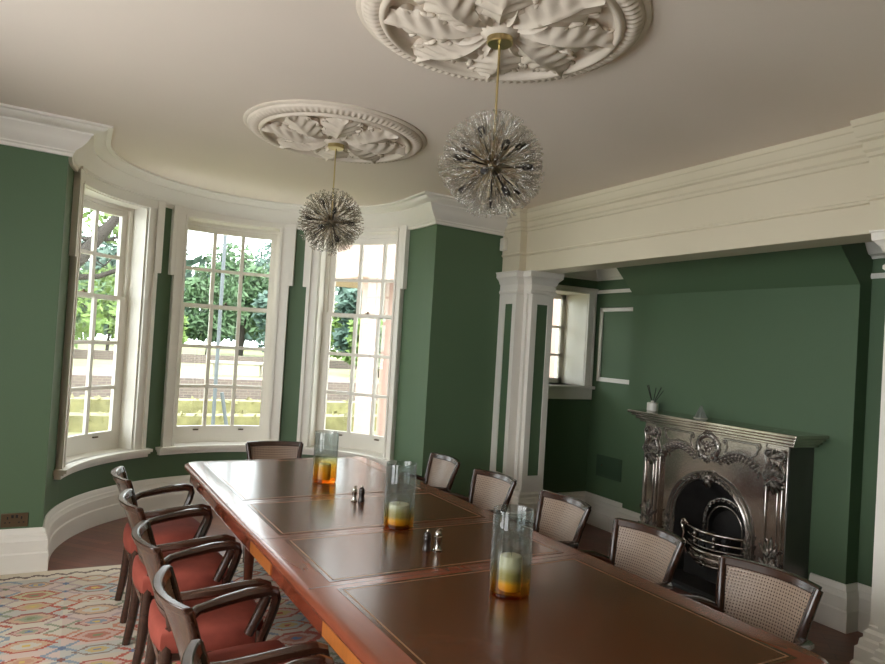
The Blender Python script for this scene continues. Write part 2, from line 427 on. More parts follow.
    def build(s, name, material, parent=None, smooth=None, bevel=0.0, bseg=2, kind=None, uvs=None):
        me = bpy.data.meshes.new(name)
        me.from_pydata(s.v, [], s.f)
        me.validate()
        bm = bmesh.new(); bm.from_mesh(me)
        bmesh.ops.remove_doubles(bm, verts=bm.verts, dist=1e-6)
        bmesh.ops.recalc_face_normals(bm, faces=bm.faces)
        bm.to_mesh(me); bm.free()
        if uvs:
            uvl = me.uv_layers.new(name='UVMap')
            for lp in me.loops:
                uvl.data[lp.index].uv = uvs(me.vertices[lp.vertex_index].co)
        if smooth:
            me.polygons.foreach_set('use_smooth', [True] * len(me.polygons))
            if smooth:
                me.set_sharp_from_angle(angle=math.radians(smooth))
        me.materials.append(material)
        o = bpy.data.objects.new(name, me); COL.objects.link(o)
        if parent is not None: o.parent = parent
        if kind: o['kind'] = kind
        if bevel:
            md = o.modifiers.new('bevel', 'BEVEL'); md.width = bevel; md.segments = bseg; md.limit_method = 'ANGLE'; md.angle_limit = math.radians(40)
            if smooth is None:
                me.polygons.foreach_set('use_smooth', [True] * len(me.polygons)); me.set_sharp_from_angle(angle=math.radians(30))
        return o

def empty(name, loc=(0, 0, 0), rz=0.0):
    o = bpy.data.objects.new(name, None); COL.objects.link(o)
    o.location = loc; o.rotation_euler = (0, 0, rz); o.empty_display_size = 0.1
    return o
def tag(o, label=None, cat=None, group=None, kind=None):
    if label: o['label'] = label
    if cat: o['category'] = cat
    if group: o['group'] = group
    if kind: o['kind'] = kind
    return o
def struct(o, label, cat):
    return tag(o, label, cat, None, 'structure')
def copy_tree(o, parent=None):
    c = o.copy(); COL.objects.link(c)
    if parent is not None: c.parent = parent
    for ch in [k for k in bpy.data.objects if k.parent == o]:
        copy_tree(ch, c)
    return c

# ================================================================ the room shell
H = 2.85                               # ceiling above the table; the old ceiling falls a little towards the fireplace side
FALL = 0.028
def hz(x): return H - FALL * (x - 1.3)
BX, BY, BR = 1.21, 5.30, 1.36          # bow window: centre and radius of the curved wall
YW = 5.122                             # end wall plane
XL, XB = -1.7, -1.7                    # left wall, back wall (y)
XR = 3.243                             # right-hand wall / pillar faces
XA = 4.40                              # back of the fireplace alcove
YA = 5.22                              # end of the alcove
ZB = 2.272                             # underside of the beam

def cyl(th, r, z):
    a = math.radians(th); return (BX + r * math.sin(a), BY + r * math.cos(a), z)

f = MB().box(XL - .3, XA + .3, XB - .3, YW + 1.75, -0.12, 0.0)
struct(f.build('floor', M['floor']), 'reddish brown parquet floor around the patterned rug', 'floor')
f = MB().box(XL - .3, XA + .35, XB - .3, YW + 1.75, H, H + 0.18)
f.v = [(x, y, z - FALL * (x - 1.3)) for x, y, z in f.v]
struct(f.build('ceiling', M['ceiling']), 'plain warm white ceiling with two round plaster roses', 'ceiling')
# end wall stubs either side of the bow
f = MB().box(XL - .3, BX - BR, YW, YW + 0.18, 0, H + .1)
struct(f.build('wall_left_of_bay', M['green'], smooth=0), 'short green wall left of the bow window, above a twin socket', 'wall')
f = MB().box(BX + BR, XR + .29, YW, YW + 0.18, 0, H + .1)
struct(f.build('wall_right_of_bay', M['green']), 'dark green wall between the bow window and the panelled pillar', 'wall')
# left wall with two unseen openings made for the fill lights, back wall, right wall near the camera
f = MB()
for y0, y1 in ((XB, 0.25), (1.55, 2.0), (3.4, YW)): f.box(XL - .25, XL, y0, y1, 0, H + .1)
for y0, y1 in ((0.25, 1.55), (2.0, 3.4)): f.box(XL - .25, XL, y0, y1, 0, 0.6); f.box(XL - .25, XL, y0, y1, 2.58, H + .1)
struct(f.build('wall_left', M['green']), 'green side wall with two openings added for fill light', 'wall')
f = MB().box(XL - .25, XR + .3, XB - .25, XB, 0, H + .1)
struct(f.build('wall_back', M['green']), 'green wall opposite the bow window', 'wall')
f = MB().box(XR, XR + .29, XB, 1.6, 0, H + .1)
struct(f.build('wall_right', M['green']), 'green wall on the fireplace side', 'wall')

# curved bow wall with three window openings
WINS = (-53.3, -0.2, 53.2)
OPEN, WZ0, WZ1 = 18.4, 0.555, 2.64
def arc_block(mb, t0, t1, r0, r1, z0, z1, step=2.5):
    n = max(1, int(math.ceil(abs(t1 - t0) / step)))
    rows = []
    for i in range(n + 1):
        t = t0 + (t1 - t0) * i / n
        rows += [cyl(t, r0, z0), cyl(t, r1, z0), cyl(t, r1, z1), cyl(t, r0, z1)]
    fs = [(i * 4 + k, (i + 1) * 4 + k, (i + 1) * 4 + (k + 1) % 4, i * 4 + (k + 1) % 4) for i in range(n) for k in range(4)]
    fs += [(0, 1, 2, 3), (n * 4 + 3, n * 4 + 2, n * 4 + 1, n * 4)]
    mb.add(rows, fs)
f = MB()
edges = [-90.0]
for w in WINS: edges += [w - OPEN, w + OPEN]
edges.append(90.0)
RO = BR + 0.30
for i in range(0, len(edges), 2): arc_block(f, edges[i], edges[i + 1], BR, RO, 0, H + .1)
for w in WINS:
    arc_block(f, w - OPEN, w + OPEN, BR, RO, 0, WZ0 - 0.02); arc_block(f, w - OPEN, w + OPEN, BR, RO, WZ1, H + .1)
for sx in (-1, 1):
    x0 = BX + sx * BR; x1 = BX + sx * RO
    f.box(min(x0, x1), max(x0, x1), YW + 0.18, BY, 0, H + .1)
struct(f.build('wall_bay', M['green'], smooth=25), 'curved green wall of the bow window', 'wall')

# cornice, baseboards
arc = [(BX + BR * math.sin(math.radians(t)), BY + BR * math.cos(math.radians(t))) for t in range(-90, 91, 4)]
arc[-1] = (BX + BR, BY)
path_bay = [(XL, YW), (BX - BR, YW)] + arc + [(BX + BR, YW), (XR, YW)]
CORN = [(0, 2.655), (.022, 2.655), (.024, 2.675), (.034, 2.682), (.036, 2.69), (.046, 2.70), (.075, 2.718), (.105, 2.748), (.128, 2.785), (.136, 2.790), (.138, 2.802),
        (.152, 2.804), (.185, 2.812), (.212, 2.826), (.216, 2.832), (.245, 2.836), (.245, H + .001), (0, H + .001)]
def tilted(mb):
    mb.v = [(x, y, z - FALL * (x - 1.3)) for x, y, z in mb.v]; return mb
f = tilted(MB().sweep(path_bay, CORN))
struct(f.build('trim_1', M['white'], smooth=30), 'white moulded cornice running round the bow window', 'cornice')
BASE = [(0, 0), (.045, 0), (.045, .125), (.038, .135), (.038, .205), (.032, .215), (.03, .235), (.02, .245), (.016, .27), (.008, .282), (0, .282)]
f = MB().sweep([(XL, YW), (BX - BR, YW)] + arc + [(BX + BR, YW), (XR, YW)], BASE)
struct(f.build('baseboard_bay', M['white'], smooth=30), 'deep white skirting curving round the bow window', 'skirting')
f = tilted(MB().sweep([(XL, XB), (XL, YW)], CORN).sweep([(XR, XB), (XL, XB)], CORN))
struct(f.build('trim_2', M['white'], smooth=30), 'white cornice along the side and back walls', 'cornice')
f = MB().sweep([(XL, XB), (XL, YW)], BASE).sweep([(XR, XB), (XL, XB)], BASE)
struct(f.build('baseboard_left', M['white'], smooth=30), 'white skirting along the side and back walls', 'skirting')

# the windows of the bow
def bow_window(n, w, label):
    root = empty('window_%d' % n)
    struct(root, label, 'window')
    # moulded architrave with ears above z 2.09
    c = MB()
    CI, CO, CE = 18.4, 23.0, 24.6
    for s in (-1, 1):
        def span(a0, a1, z0, z1, ri):
            t0, t1 = sorted((w + s * a0, w + s * a1)); arc_block(c, t0, t1, ri, BR + 0.002, z0, z1)
        span(CI, CO, WZ0, 2.665, BR - 0.026)
        span(CO - 1.4, CO, WZ0, 2.665, BR - 0.045)
        span(CI, CI + 0.9, WZ0, 2.665, BR - 0.036)
        span(CO - 1.4, CE, 2.09, 2.752, BR - 0.043)
    arc_block(c, w - CE, w + CE, BR - 0.036, BR + 0.002, WZ1, 2.735)
    arc_block(c, w - CE, w + CE, BR - 0.054, BR + 0.002, 2.722, 2.752)
    arc_block(c, w - CI - .9, w + CI + .9, BR - 0.042, BR + 0.002, WZ1 - 0.004, WZ1 + 0.016)
    c.build('casing', M['white'], root, smooth=25)
    # reveal lining
    r = MB()
    for s in (-1, 1):
        t0, t1 = sorted((w + s * (CI - 0.02), w + s * (CI - 0.5))); arc_block(r, t0, t1, BR - 0.01, RO - .02, WZ0, WZ1)
    arc_block(r, w - CI, w + CI, BR - 0.01, RO - .02, WZ1 - 0.012, WZ1 + .001)
    r.build('reveal_lining', M['white'], root, smooth=25)
    s_ = MB()
    for (t, ri, z0, z1) in ((24.9, BR - 0.085, 0.535, 0.56), (24.5, BR - 0.065, 0.518, 0.536), (24.1, BR - 0.045, 0.49, 0.52)):
        arc_block(s_, w - t, w + t, ri, BR + 0.01, z0, z1)
    arc_block(s_, w - CI, w + CI, BR - 0.01, RO + .06, 0.535, 0.56)
    s_.build('window_sill', M['white'], root, smooth=25)
    # sash box, then two sashes (upper outside, lower inside)
    RS = 1.54
    GZ = [0.712, 1.085, 1.462, 1.842, 2.19, 2.545]
    bxm = MB()
    for s in (-1, 1):
        t0, t1 = sorted((w + s * (CI - .45), w + s * 16.6)); arc_block(bxm, t0, t1, RS - .028, RS + .06, WZ0, WZ1)
    arc_block(bxm, w - CI, w + CI, RS - .028, RS + .06, 2.60, WZ1)
    bxm.build('sash_box', M['white'], root, smooth=25)
    for nm, zlo, zhi, rows, rr in (('lower_sash', 0.56, 1.862, GZ[:4], RS - .018), ('upper_sash', 1.822, 2.605, GZ[3:], RS + .022)):
        m = MB(); ga = 14.6
        for s in (-1, 1):
            t0, t1 = sorted((w + s * 16.7, w + s * ga)); arc_block(m, t0, t1, rr - .018, rr + .018, zlo, zhi)
        arc_block(m, w - ga, w + ga, rr - .018, rr + .018, zlo, rows[0] if nm == 'lower_sash' else zlo + .03)
        arc_block(m, w - ga, w + ga, rr - .018, rr + .018, rows[-1] if nm == 'upper_sash' else zhi - .03, zhi)
        mt = 0.62
        for t in (-ga / 3, ga / 3): arc_block(m, w + t - mt, w + t + mt, rr - .014, rr + .014, zlo, zhi)
        for z in rows[1:-1]: arc_block(m, w - ga, w + ga, rr - .014, rr + .014, z - .0145, z + .0145)
        so = m.build(nm, M['white'], root, smooth=25)
        g = MB(); arc_block(g, w - ga, w + ga, rr + .003, rr + .0042, zlo + .02, zhi - .02)
        g.build('glass_pane', M['pane'], so, smooth=25)
        if nm == 'lower_sash':
            for t in (-8, 8):
                l = MB(); arc_block(l, w + t - .9, w + t + .9, rr - .036, rr - .014, 0.672, 0.684)
                l.build('sash_lift', M['bronze'], so)
            l = MB(); arc_block(l, w - .8, w + .8, rr - .016, rr + .02, 1.862, 1.872); x, y, z = cyl(w, rr, 1.872); l.ball((x, y, z + .008), .011)
            l.build('sash_fastener', M['bronze'], so, smooth=40)
    return root
bow_window(1, WINS[0], 'left sash window of the bow, half hidden by the wall corner, with a tree trunk outside')
bow_window(2, WINS[1], 'middle sash window of the bow, straight above the far table end')
bow_window(3, WINS[2], 'right sash window of the bow, with pink columns outside')

# entablature of the opening to the fireplace alcove, beam, pillars
Y1, Y0 = 4.86, 1.93          # breakfronts over the pillars
XF = XR + .067
f = MB().box(XF, XF + .22, 1.55, 4.82, ZB, H - .02).box(XR, XF + .22, Y1, YW, ZB, H - .02).box(XR, XF + .22, 1.5, Y0, ZB, H - .02)
struct(f.build('trim_3', M['cream']), 'broad cream beam over the fireplace alcove', 'beam')
ENT = [(0, 2.274), (.004, 2.274), (.004, 2.412), (.016, 2.418), (.018, 2.43), (.012, 2.436), (.012, 2.615), (.022, 2.622), (.024, 2.64), (.034, 2.652), (.034, 2.69), (.05, 2.70), (.052, 2.712), (.056, 2.716), (.062, 2.74), (.064, 2.762), (.07, 2.768), (.074, 2.7975), (0, 2.7975)]
f = MB().sweep([(XR, YW), (XR, Y1), (XF, Y1), (XF, Y0), (XR, Y0), (XR, XB)], ENT)
struct(f.build('trim_4', M['cream'], smooth=25), 'cream moulded entablature along the beam with breaks over the pillars', 'cornice')

def pillar(yf, s, label):
    """yf: jamb face plane; s=+1 pillar extends to +y, -1 to -y"""
    root = empty('pillar'); struct(root, label, 'pillar')
    def yb(a, b): return tuple(sorted((yf + s * a, yf + s * b)))
    wA = YW - 4.75 if s > 0 else 0.42
    m = MB(); m.box(XF, XF + .22, *yb(0, wA), 0, ZB); m.box(XR, XF, *yb(.11, wA), 0, ZB)
    # raised fillets on the inner corner
    m.box(XF - .022, XF, *yb(.035, .075), .44, 2.12)
    # raised frame round the room-side panel and the jamb panel
    ya0, ya1 = .11, wA
    t = .012
    m.box(XR - t, XR, *yb(ya0, ya0 + .055), .44, 2.12); m.box(XR - t, XR, *yb(wA - .09, wA), .44, 2.12)
    m.box(XR - t, XR, *yb(ya0 + .055, wA - .09), 2.0, 2.12); m.box(XR - t, XR, *yb(ya0 + .055, wA - .09), .44, .55)
    for (a, b, z0, z1) in ((0, .055, .44, 2.12), (.165, .22, .44, 2.12), (.055, .165, 2.0, 2.12), (.055, .165, .44, .56)):
        y0, y1 = yb(0, -t); m.box(XF + a, XF + b, y0, y1, z0, z1)
    m.build('shaft', M['white'], root, smooth=0)
    p = MB(); p.box(XR - .004, XR - .0005, *yb(ya0 + .055, wA - .09), .55, 2.0)
    p.box(XF + .055, XF + .165, *yb(-.004, -.0005), .56, 2.0)
    p.build('green_panel', M['green'], root)
    # capital and base follow the plan of the pillar
    plan = [(XR, yf + s * wA), (XR, yf + s * .11), (XF, yf + s * .11), (XF, yf), (XF + .22, yf), (XF + .22, yf + s * wA)]
    if s < 0: plan = plan[::-1]
    CAP = [(0, 2.085), (.012, 2.085), (.022, 2.095), (.022, 2.11), (.014, 2.118), (.014, 2.165), (.022, 2.175), (.032, 2.20), (.052, 2.222), (.058, 2.226), (.06, 2.262), (.066, 2.266), (.066, ZB + .002), (0, ZB + .002)]
    BAS = [(0, 0), (.06, 0), (.06, .26), (.05, .275), (.05, .335), (.04, .345), (.036, .375), (.026, .385), (.026, .41), (.012, .425), (.012, .44), (0, .445)]
    MB().sweep(plan, CAP).build('capital', M['white'], root, smooth=25)
    MB().sweep(plan, BAS).build('plinth', M['white'], root, smooth=25)
    return root
pillar(4.75, 1, 'white pillar with green inset panels at the far end of the beam')
pillar(1.868, -1, 'white pillar at the near end of the beam, cut off by the right edge')

# alcove: end walls, back walls, chimney breast, ceiling
f = MB()
AW = (3.70, 4.297, 1.30, 2.19)
f.box(XF + .22, AW[0], YA, YA + .42, 0, 2.62); f.box(AW[1], XA + .2, YA, YA + .42, 0, 2.62)
f.box(AW[0], AW[1], YA, YA + .42, 0, AW[2]); f.box(AW[0], AW[1], YA, YA + .42, AW[3], 2.62)
f.box(XF + .1, XF + .22, YW, YA + .42, 0, 2.62)
struct(f.build('wall_alcove_far', M['green']), 'dark green end wall of the alcove, with a small window', 'wall')
BC, BH = 3.585, 0.995
f = MB().box(XA, XA + .2, BC + BH - .05, YA + .2, 0, 2.62).box(XA, XA + .2, 1.55, BC - BH + .05, 0, 2.62)
struct(f.build('wall_alcove_back', M['green']), 'green back wall of the alcove beside the chimney breast', 'wall')
f = MB().box(XF + .22, XA + .2, 1.55, 1.7, 0, 2.62)
struct(f.build('wall_alcove_near', M['green']), 'green near end wall of the alcove', 'wall')
f = MB().box(XF + .2, XA + .3, 1.55, YA + .42, 2.50, 2.64)
struct(f.build('ceiling_alcove', M['ceiling']), 'low ceiling of the fireplace alcove', 'ceiling')
FC = 3.47                       # fireplace centre
XC = 4.28                       # breast face
f = MB()
f.box(XC, XA + .3, BC - BH, FC - .34, 0, 2.15); f.box(XC, XA + .3, FC + .34, BC + BH, 0, 2.15); f.box(XC, XA + .3, FC - .34, FC + .34, .84, 2.15)
f.box(XA + .25, XA + .3, FC - .34, FC + .34, 0, .84)
y0, y1 = BC - BH, BC + BH
f.add([(XC, y0, 2.15), (XA + .3, y0, 2.15), (XA + .3, y0, 2.51), (XC - .355, y0, 2.51), (XC, y1, 2.15), (XA + .3, y1, 2.15), (XA + .3, y1, 2.51), (XC - .355, y1, 2.51)],
      [(0, 1, 2, 3), (7, 6, 5, 4), (0, 3, 7, 4), (1, 5, 6, 2), (3, 2, 6, 7), (0, 4, 5, 1)])
struct(f.build('chimney_breast', M['green'], smooth=0), 'green chimney breast sloping forward at the top, behind the fireplace', 'wall')
ACO = [(0, 2.32), (.012, 2.32), (.02, 2.335), (.05, 2.345), (.07, 2.37), (.09, 2.41), (.12, 2.44), (.14, 2.46), (.15, 2.499), (0, 2.499)]
f = MB().sweep([(XF + .22, YW + .1), (XF + .22, YA), (XA, YA), (XA, BC + BH)], ACO).sweep([(XA, BC - BH), (XA, 1.7), (XF + .22, 1.7)], ACO)
struct(f.build('trim_5', M['white'], smooth=25), 'white coved cornice inside the alcove', 'cornice')
f = MB()
f.sweep([(AW[1] + .09, YA), (XA, YA), (XA, BC + BH)], [(0, 2.195), (.012, 2.195), (.016, 2.21), (.012, 2.228), (0, 2.228)])
f.sweep([(XA, BC - BH), (XA, 1.7)], [(0, 2.195), (.012, 2.195), (.016, 2.21), (.012, 2.228), (0, 2.228)])
struct(f.build('trim_6', M['white'], smooth=25), 'white picture rail on the alcove wall', 'rail')
f = MB()
for (ya, yb_, za, zb) in ((5.10, 5.135, 1.36, 2.055), (4.45, 4.485, 1.36, 2.055), (4.45, 5.135, 2.02, 2.055), (4.45, 5.135, 1.36, 1.395)):
    f.box(XA - .014, XA, ya, yb_, za, zb)
struct(f.build('trim_7', M['white'], bevel=.004), 'white rectangular panel moulding on the alcove wall', 'moulding')
f = MB().sweep([(XF + .22, YA), (XA, YA), (XA, BC + BH), (XC, BC + BH), (XC, FC + .67)], BASE).sweep([(XC, FC - .655), (XC, BC - BH), (XA, BC - BH), (XA, 1.7)], BASE)
struct(f.build('baseboard_alcove', M['white'], smooth=30), 'white skirting round the alcove and chimney breast', 'skirting')

# small alcove window
root = empty('window_4'); struct(root, 'small deep-set window in the alcove end wall behind the pillar', 'window')
c = MB(); a = AW
c.box(a[1], a[1] + .085, YA - .022, YA + .01, a[2], a[3]); c.box(a[0] - .085, a[0], YA - .022, YA + .01, a[2], a[3])
c.box(a[0] - .085, a[1] + .085, YA - .022, YA + .01, a[3], 2.235); c.box(a[0] - .085, a[1] + .095, YA - .036, YA - .0221, 2.212, 2.24)
c.box(a[1] + .06, a[1] + .085, YA - .032, YA - .022, a[2], 2.212)
c.build('casing', M['white'], root, bevel=.003)
c = MB().box(a[0] - .1, a[1] + .1, YA - .06, YA + .30, a[2] - .03, a[2]).box(a[0] - .09, a[1] + .09, YA - .03, YA, a[2] - .13, a[2] - .03)
c.build('window_sill', M['white'], root, bevel=.004)
c = MB().box(a[1] - .004, a[1], YA, YA + .34, a[2], a[3]).box(a[0], a[0] + .004, YA, YA + .34, a[2], a[3]).box(a[0], a[1], YA, YA + .34, a[3] - .004, a[3])
c.build('reveal_lining', M['white'], root)
c = MB(); yy0, yy1 = YA + .335, YA + .365
c.box(a[1] - .05, a[1], yy0, yy1, a[2], a[3]); c.box(a[0], a[0] + .05, yy0, yy1, a[2], a[3]); c.box(a[0], a[1], yy0, yy1, a[3] - .05, a[3]); c.box(a[0], a[1], yy0, yy1, a[2], a[2] + .05)
for z in (1.58, 1.86): c.box(a[0], a[1], yy0, yy1, z - .012, z + .012)
for x in (a[0] + .2, a[0] + .4): c.box(x - .012, x + .012, yy0, yy1, a[2], a[3])
so = c.build('sash', M['white'], root)
MB().box(a[0], a[1], yy0 + .012, yy0 + .0135, a[2], a[3]).build('glass_pane', M['pane'], so)

# ================================================================ rug
f = MB().box(-1.5, 2.78, -0.6, 5.075, 0.0005, 0.008)
tag(f.build('rug', M['rug']), 'multicoloured geometric patterned rug under the table and chairs', 'rug')
RZ = 0.0095

# ================================================================ table
TR = math.radians(2.1)
TX, TY, TH = 1.343, 3.0, 0.75
def tw(u, v):        # table-local to world plan
    return (TX + u * math.cos(TR) - v * math.sin(TR), TY + u * math.sin(TR) + v * math.cos(TR))
root = empty('dining_table', (TX, TY, RZ), TR)
tag(root, 'long polished mahogany table with four inset brown leather panels', 'table')
TZ = TH - RZ
HW, HL = .645, 1.80
def rrect(hw, hl, r, n=6):
    pts = []
    for cx, cy, a0 in ((hw - r, hl - r, 0), (-hw + r, hl - r, 90), (-hw + r, -hl + r, 180), (hw - r, -hl + r, 270)):
        for k in range(n + 1):
            a = math.radians(a0 + 90 * k / n); pts.append((cx + r * math.cos(a), cy + r * math.sin(a)))
    return pts
f = MB(); prof = [(-.05, -.048), (-.028, -.048), (-.02, -.044), (-.006, -.036), (0, -.026), (-.001, -.016), (-.008, -.006), (-.016, -.002), (-.03, 0)]
N = len(rrect(1, 1, .1))
rows = [[(x, y, TZ + z) for x, y in rrect(HW + o, HL + o, max(.02, .10 + o))] for o, z in prof]
vs = [p for r in rows for p in r]
fs = [(i * N + k, i * N + (k + 1) % N, (i + 1) * N + (k + 1) % N, (i + 1) * N + k) for i in range(len(prof) - 1) for k in range(N)]
fs += [tuple(range(N))[::-1], tuple((len(prof) - 1) * N + k for k in range(N))]
f.add(vs, fs)
f.build('table_top', M['mahogany_top'], root, smooth=40)
PW = .535
for v0, v1 in ((-1.715, -.715), (-.645, -.10), (-.03, .555), (.63, 1.715)):
    p = MB().box(-PW, PW, v0, v1, TZ - .001, TZ + .0012)
    pn = p.build('leather_panel', M['leather'], root)
    g = MB(); e = .016; t = .006
    for a0, a1, b0, b1 in ((-PW + e, PW - e, v0 + e, v0 + e + t), (-PW + e, PW - e, v1 - e - t, v1 - e), (-PW + e, -PW + e + t, v0 + e, v1 - e), (PW - e - t, PW - e, v0 + e, v1 - e)):
        g.box(a0, a1, b0, b1, TZ + .001, TZ + .0016)
    g.build('tooled_border', M['gilt'], pn)
for v in (-.68, -.065, .592):
    MB().box(-HW + .02, HW - .02, v - .0015, v + .0015, TZ - .001, TZ + .0005).build('leaf_seam', M['darkwood'], root)
f = MB()
for s in (-1, 1):
    f.box(min(s * .60, s * .575), max(s * .60, s * .575), -1.74, 1.74, TZ - .130, TZ - .047); f.box(-.6, .6, min(s * 1.74, s * 1.715), max(s * 1.74, s * 1.715), TZ - .130, TZ - .047)
f.box(-.575, .575, -1.7, 1.7, TZ - .065, TZ - .047)
f.build('apron', M['mahogany'], root, bevel=.002)
for s in (-1, 1):
    for v0, v1 in ((-1.68, -.78), (-.16, .17)):
        d = MB().box(min(s * .606, s * .598), max(s * .606, s * .598), v0, v1, TZ - .125, TZ - .052).build('drawer_front', M['satinwood'], root, bevel=.002)
for u in (-.3, .3):
    for v in (-1.3, 1.3):
        l = MB().box(u - .045, u + .045, v - .045, v + .045, TZ - .20, TZ - .06)
        l.lathe([(.03, .0), (.03, .03), (.022, .04), (.026, .09), (.04, .40), (.044, .44), (.036, .46), (.036, .48), (.05, .50), (.05, TZ - .19)], (u, v, 0), 20)
        l.build('leg', M['mahogany'], root, smooth=35)

# ================================================================ chairs
def make_chair():
    root = empty('dining_armchair')
    BW = .212
    def rail_pt(t, z):
        """t -1..1 across the back; concave to the sitter, leaning back and widening upward"""
        k = (z - .44) / .345
        w = BW * (.76 + .24 * k ** 1.3)
        lean = -.055 * k - .03 * k * k
        return V(-.118 + lean - .058 * (1 - t * t) * (.35 + .65 * k), t * w, z)
    def shell(mb, t0, t1, z0, z1, d0, d1, nt=18, nz=6):
        """solid curved slab between depths d0 (front) and d1 (back)"""
        fr = lambda i, j, d: rail_pt(t0 + (t1 - t0) * i, z0 + (z1 - z0) * j) + V(-d, 0, 0)
        n = nt * nz
        vs = [fr(i / (nt - 1), j / (nz - 1), d0) for i in range(nt) for j in range(nz)] + [fr(i / (nt - 1), j / (nz - 1), d1) for i in range(nt) for j in range(nz)]
        fs = []
        for i in range(nt - 1):
            for j in range(nz - 1):
                a = i * nz + j; fs += [(a, a + 1, a + nz + 1, a + nz), (n + a, n + a + nz, n + a + nz + 1, n + a + 1)]
        for i in range(nt - 1):
            for j in (0, nz - 1):
                a = i * nz + j; fs.append((a, a + nz, n + a + nz, n + a))
        for j in range(nz - 1):
            for i in (0, nt - 1):
                a = i * nz + j; fs.append((a, a + 1, n + a + 1, n + a))
        mb.add(vs, fs)
    m = MB(); shell(m, -1, 1, .746, .779, -.011, .019); m.build('top_rail', M['darkwood'], root, bevel=.005, smooth=40)
    m = MB(); shell(m, -.95, .95, .475, .51, -.006, .014); m.build('lower_rail', M['darkwood'], root, bevel=.004, smooth=40)
    m = MB(); shell(m, -.93, .93, .505, .752, .000, .003, 24, 9)
    bb = MB(); shell(bb, -.93, .93, .505, .752, .007, .012, 18, 7); bb.build('back_board', M['darkwood'], root, smooth=40)
    m.build('cane_panel', M['cane'], root, smooth=40, uvs=lambda co: (co.y * 1.04, co.z))
    for s in (-1, 1):
        pts = [rail_pt(s * .98, z) + V(-.003, 0, 0) for z in (.768, .72, .65, .58, .50, .44)]
        m = MB(); m.tube(pts, [.017, .018, .019, .02, .022, .024], 8, flat=(1.0, .95)); m.build('back_post', M['darkwood'], root, smooth=50)
        # sabre rear leg
        p0 = pts[-1]
        pts = [p0 + V(-.004, 0, .01), p0 + V(-.018, s * .004, -.08), p0 + V(-.024, s * .008, -.2), p0 + V(-.036, s * .012, -.32), V(p0.x - .056, p0.y + s * .014, 0.0)]
        m = MB(); m.tube(pts, [.026, .028, .026, .023, .020], 8, flat=(.9, 1.0)); m.v = [(x, y, max(0, z)) for x, y, z in m.v]; m.build('rear_leg', M['darkwood'], root, smooth=50)
        # bent arm: out of the post, level, turning down and back into the seat rail
        b = rail_pt(s, .58)
        pts = [b + V(.0, 0, -.005), V(-.09, s * .234, .594), V(.0, s * .254, .606), V(.10, s * .266, .618), V(.178, s * .268, .621), V(.206, s * .268, .611), V(.213, s * .266, .586), V(.204, s * .262, .55), V(.180, s * .256, .49), V(.150, s * .248, .42)]
        m = MB(); m.tube(pts, [.018, .020, .022, .024, .024, .023, .022, .021, .020, .019], 8, flat=(1.15, .9)); m.build('arm', M['darkwood'], root, smooth=50)
        pts = [V(.205, s * .215, .42), V(.208, s * .216, .3), V(.206, s * .217, .12), V(.205, s * .218, 0)]
        m = MB(); m.tube(pts, [.024, .022, .018, .015], 8); m.v = [(x, y, max(0, z)) for x, y, z in m.v]; m.build('front_leg', M['darkwood'], root, smooth=50)
    # seat
    m = MB()
    def seat(u, v, h):
        x = -.19 + .425 * u; w = .19 + .055 * u
        return V(x, (2 * v - 1) * w, h)
    def cush(i, j):
        # i round the plan, j up the profile
        a = 2 * PI * i
        ca, sa = math.cos(a), math.sin(a)
        sq = 1 / max(abs(ca), abs(sa)); k = (1 * .35 + sq * .65)
        px, py = ca * k, sa * k
        px = max(-1, min(1, px)); py = max(-1, min(1, py))
        prof = [(.0, .352), (.90, .352), (.97, .362), (1.0, .39), (1.0, .425), (.97, .445), (.88, .458), (.6, .467), (.3, .471), (.0, .472)]
        r, z = prof[round(j * 9)]
        u = .5 + .5 * px * r
        w = .195 + .055 * u
        return V(-.188 + .433 * u, py * r * w, z)
    m.grid(cush, 40, 10, closed_u=True)
    m.build('seat', M['red'], root, smooth=60)
    m = MB().prism([(-.17, -.17), (.21, -.215), (.21, .215), (-.17, .17)], .325, .36); m.build('seat_frame', M['darkwood'], root, bevel=.004)
    return root
LBL_L = ['red seated armchair on the rug side, nearest the curved skirting of the bow',
         'second red seated armchair from the bow on the rug side of the table',
         'red seated armchair on the rug side, third of five counting from the bow',
         'red seated armchair on the rug side, fourth of five counting from the bow',
         'armchair cut off by the bottom edge, its back tip and arms showing']
LX = [.464, .476, .498, .526, .538]; LY = [4.255, 3.63, 2.99, 2.37, 1.735]
first = make_chair()
for i in range(5):
    c = first if i == 0 else copy_tree(first)
    c.location = (LX[i], LY[i], RZ); c.rotation_euler = (0, 0, TR + [0.0, .01, -.015, .0, .02][i])
    tag(c, LBL_L[i], 'chair', 'dining armchairs round the table')
LBL_R = ['cane backed chair against the dark green wall by the end of the bow',
         'cane backed chair standing in front of the white panelled pillar',
         'cane backed chair behind the nearest vase, before the alcove corner',
         'cane backed chair in front of the left side of the fireplace',
         'cane backed chair in front of the right side of the fireplace, nearest the near pillar']
RX = [2.216, 2.240, 2.275, 2.275, 2.300]; RY = [4.457, 3.785, 3.11, 2.456, 1.81]; RA = [-2, 4, -1, 1, 3]
for i in range(5):
    c = copy_tree(first)
    c.location = (RX[i], RY[i], RZ); c.rotation_euler = (0, 0, PI + TR + math.radians(RA[i]))
    tag(c, LBL_R[i], 'chair', 'dining armchairs round the table')
c = copy_tree(first); c.location = (1.343, 5.07, RZ); c.rotation_euler = (0, 0, -PI / 2 + math.radians(-6))
tag(c, 'chair at the head of the table under the middle window, only its top rail showing', 'chair', 'dining armchairs round the table')

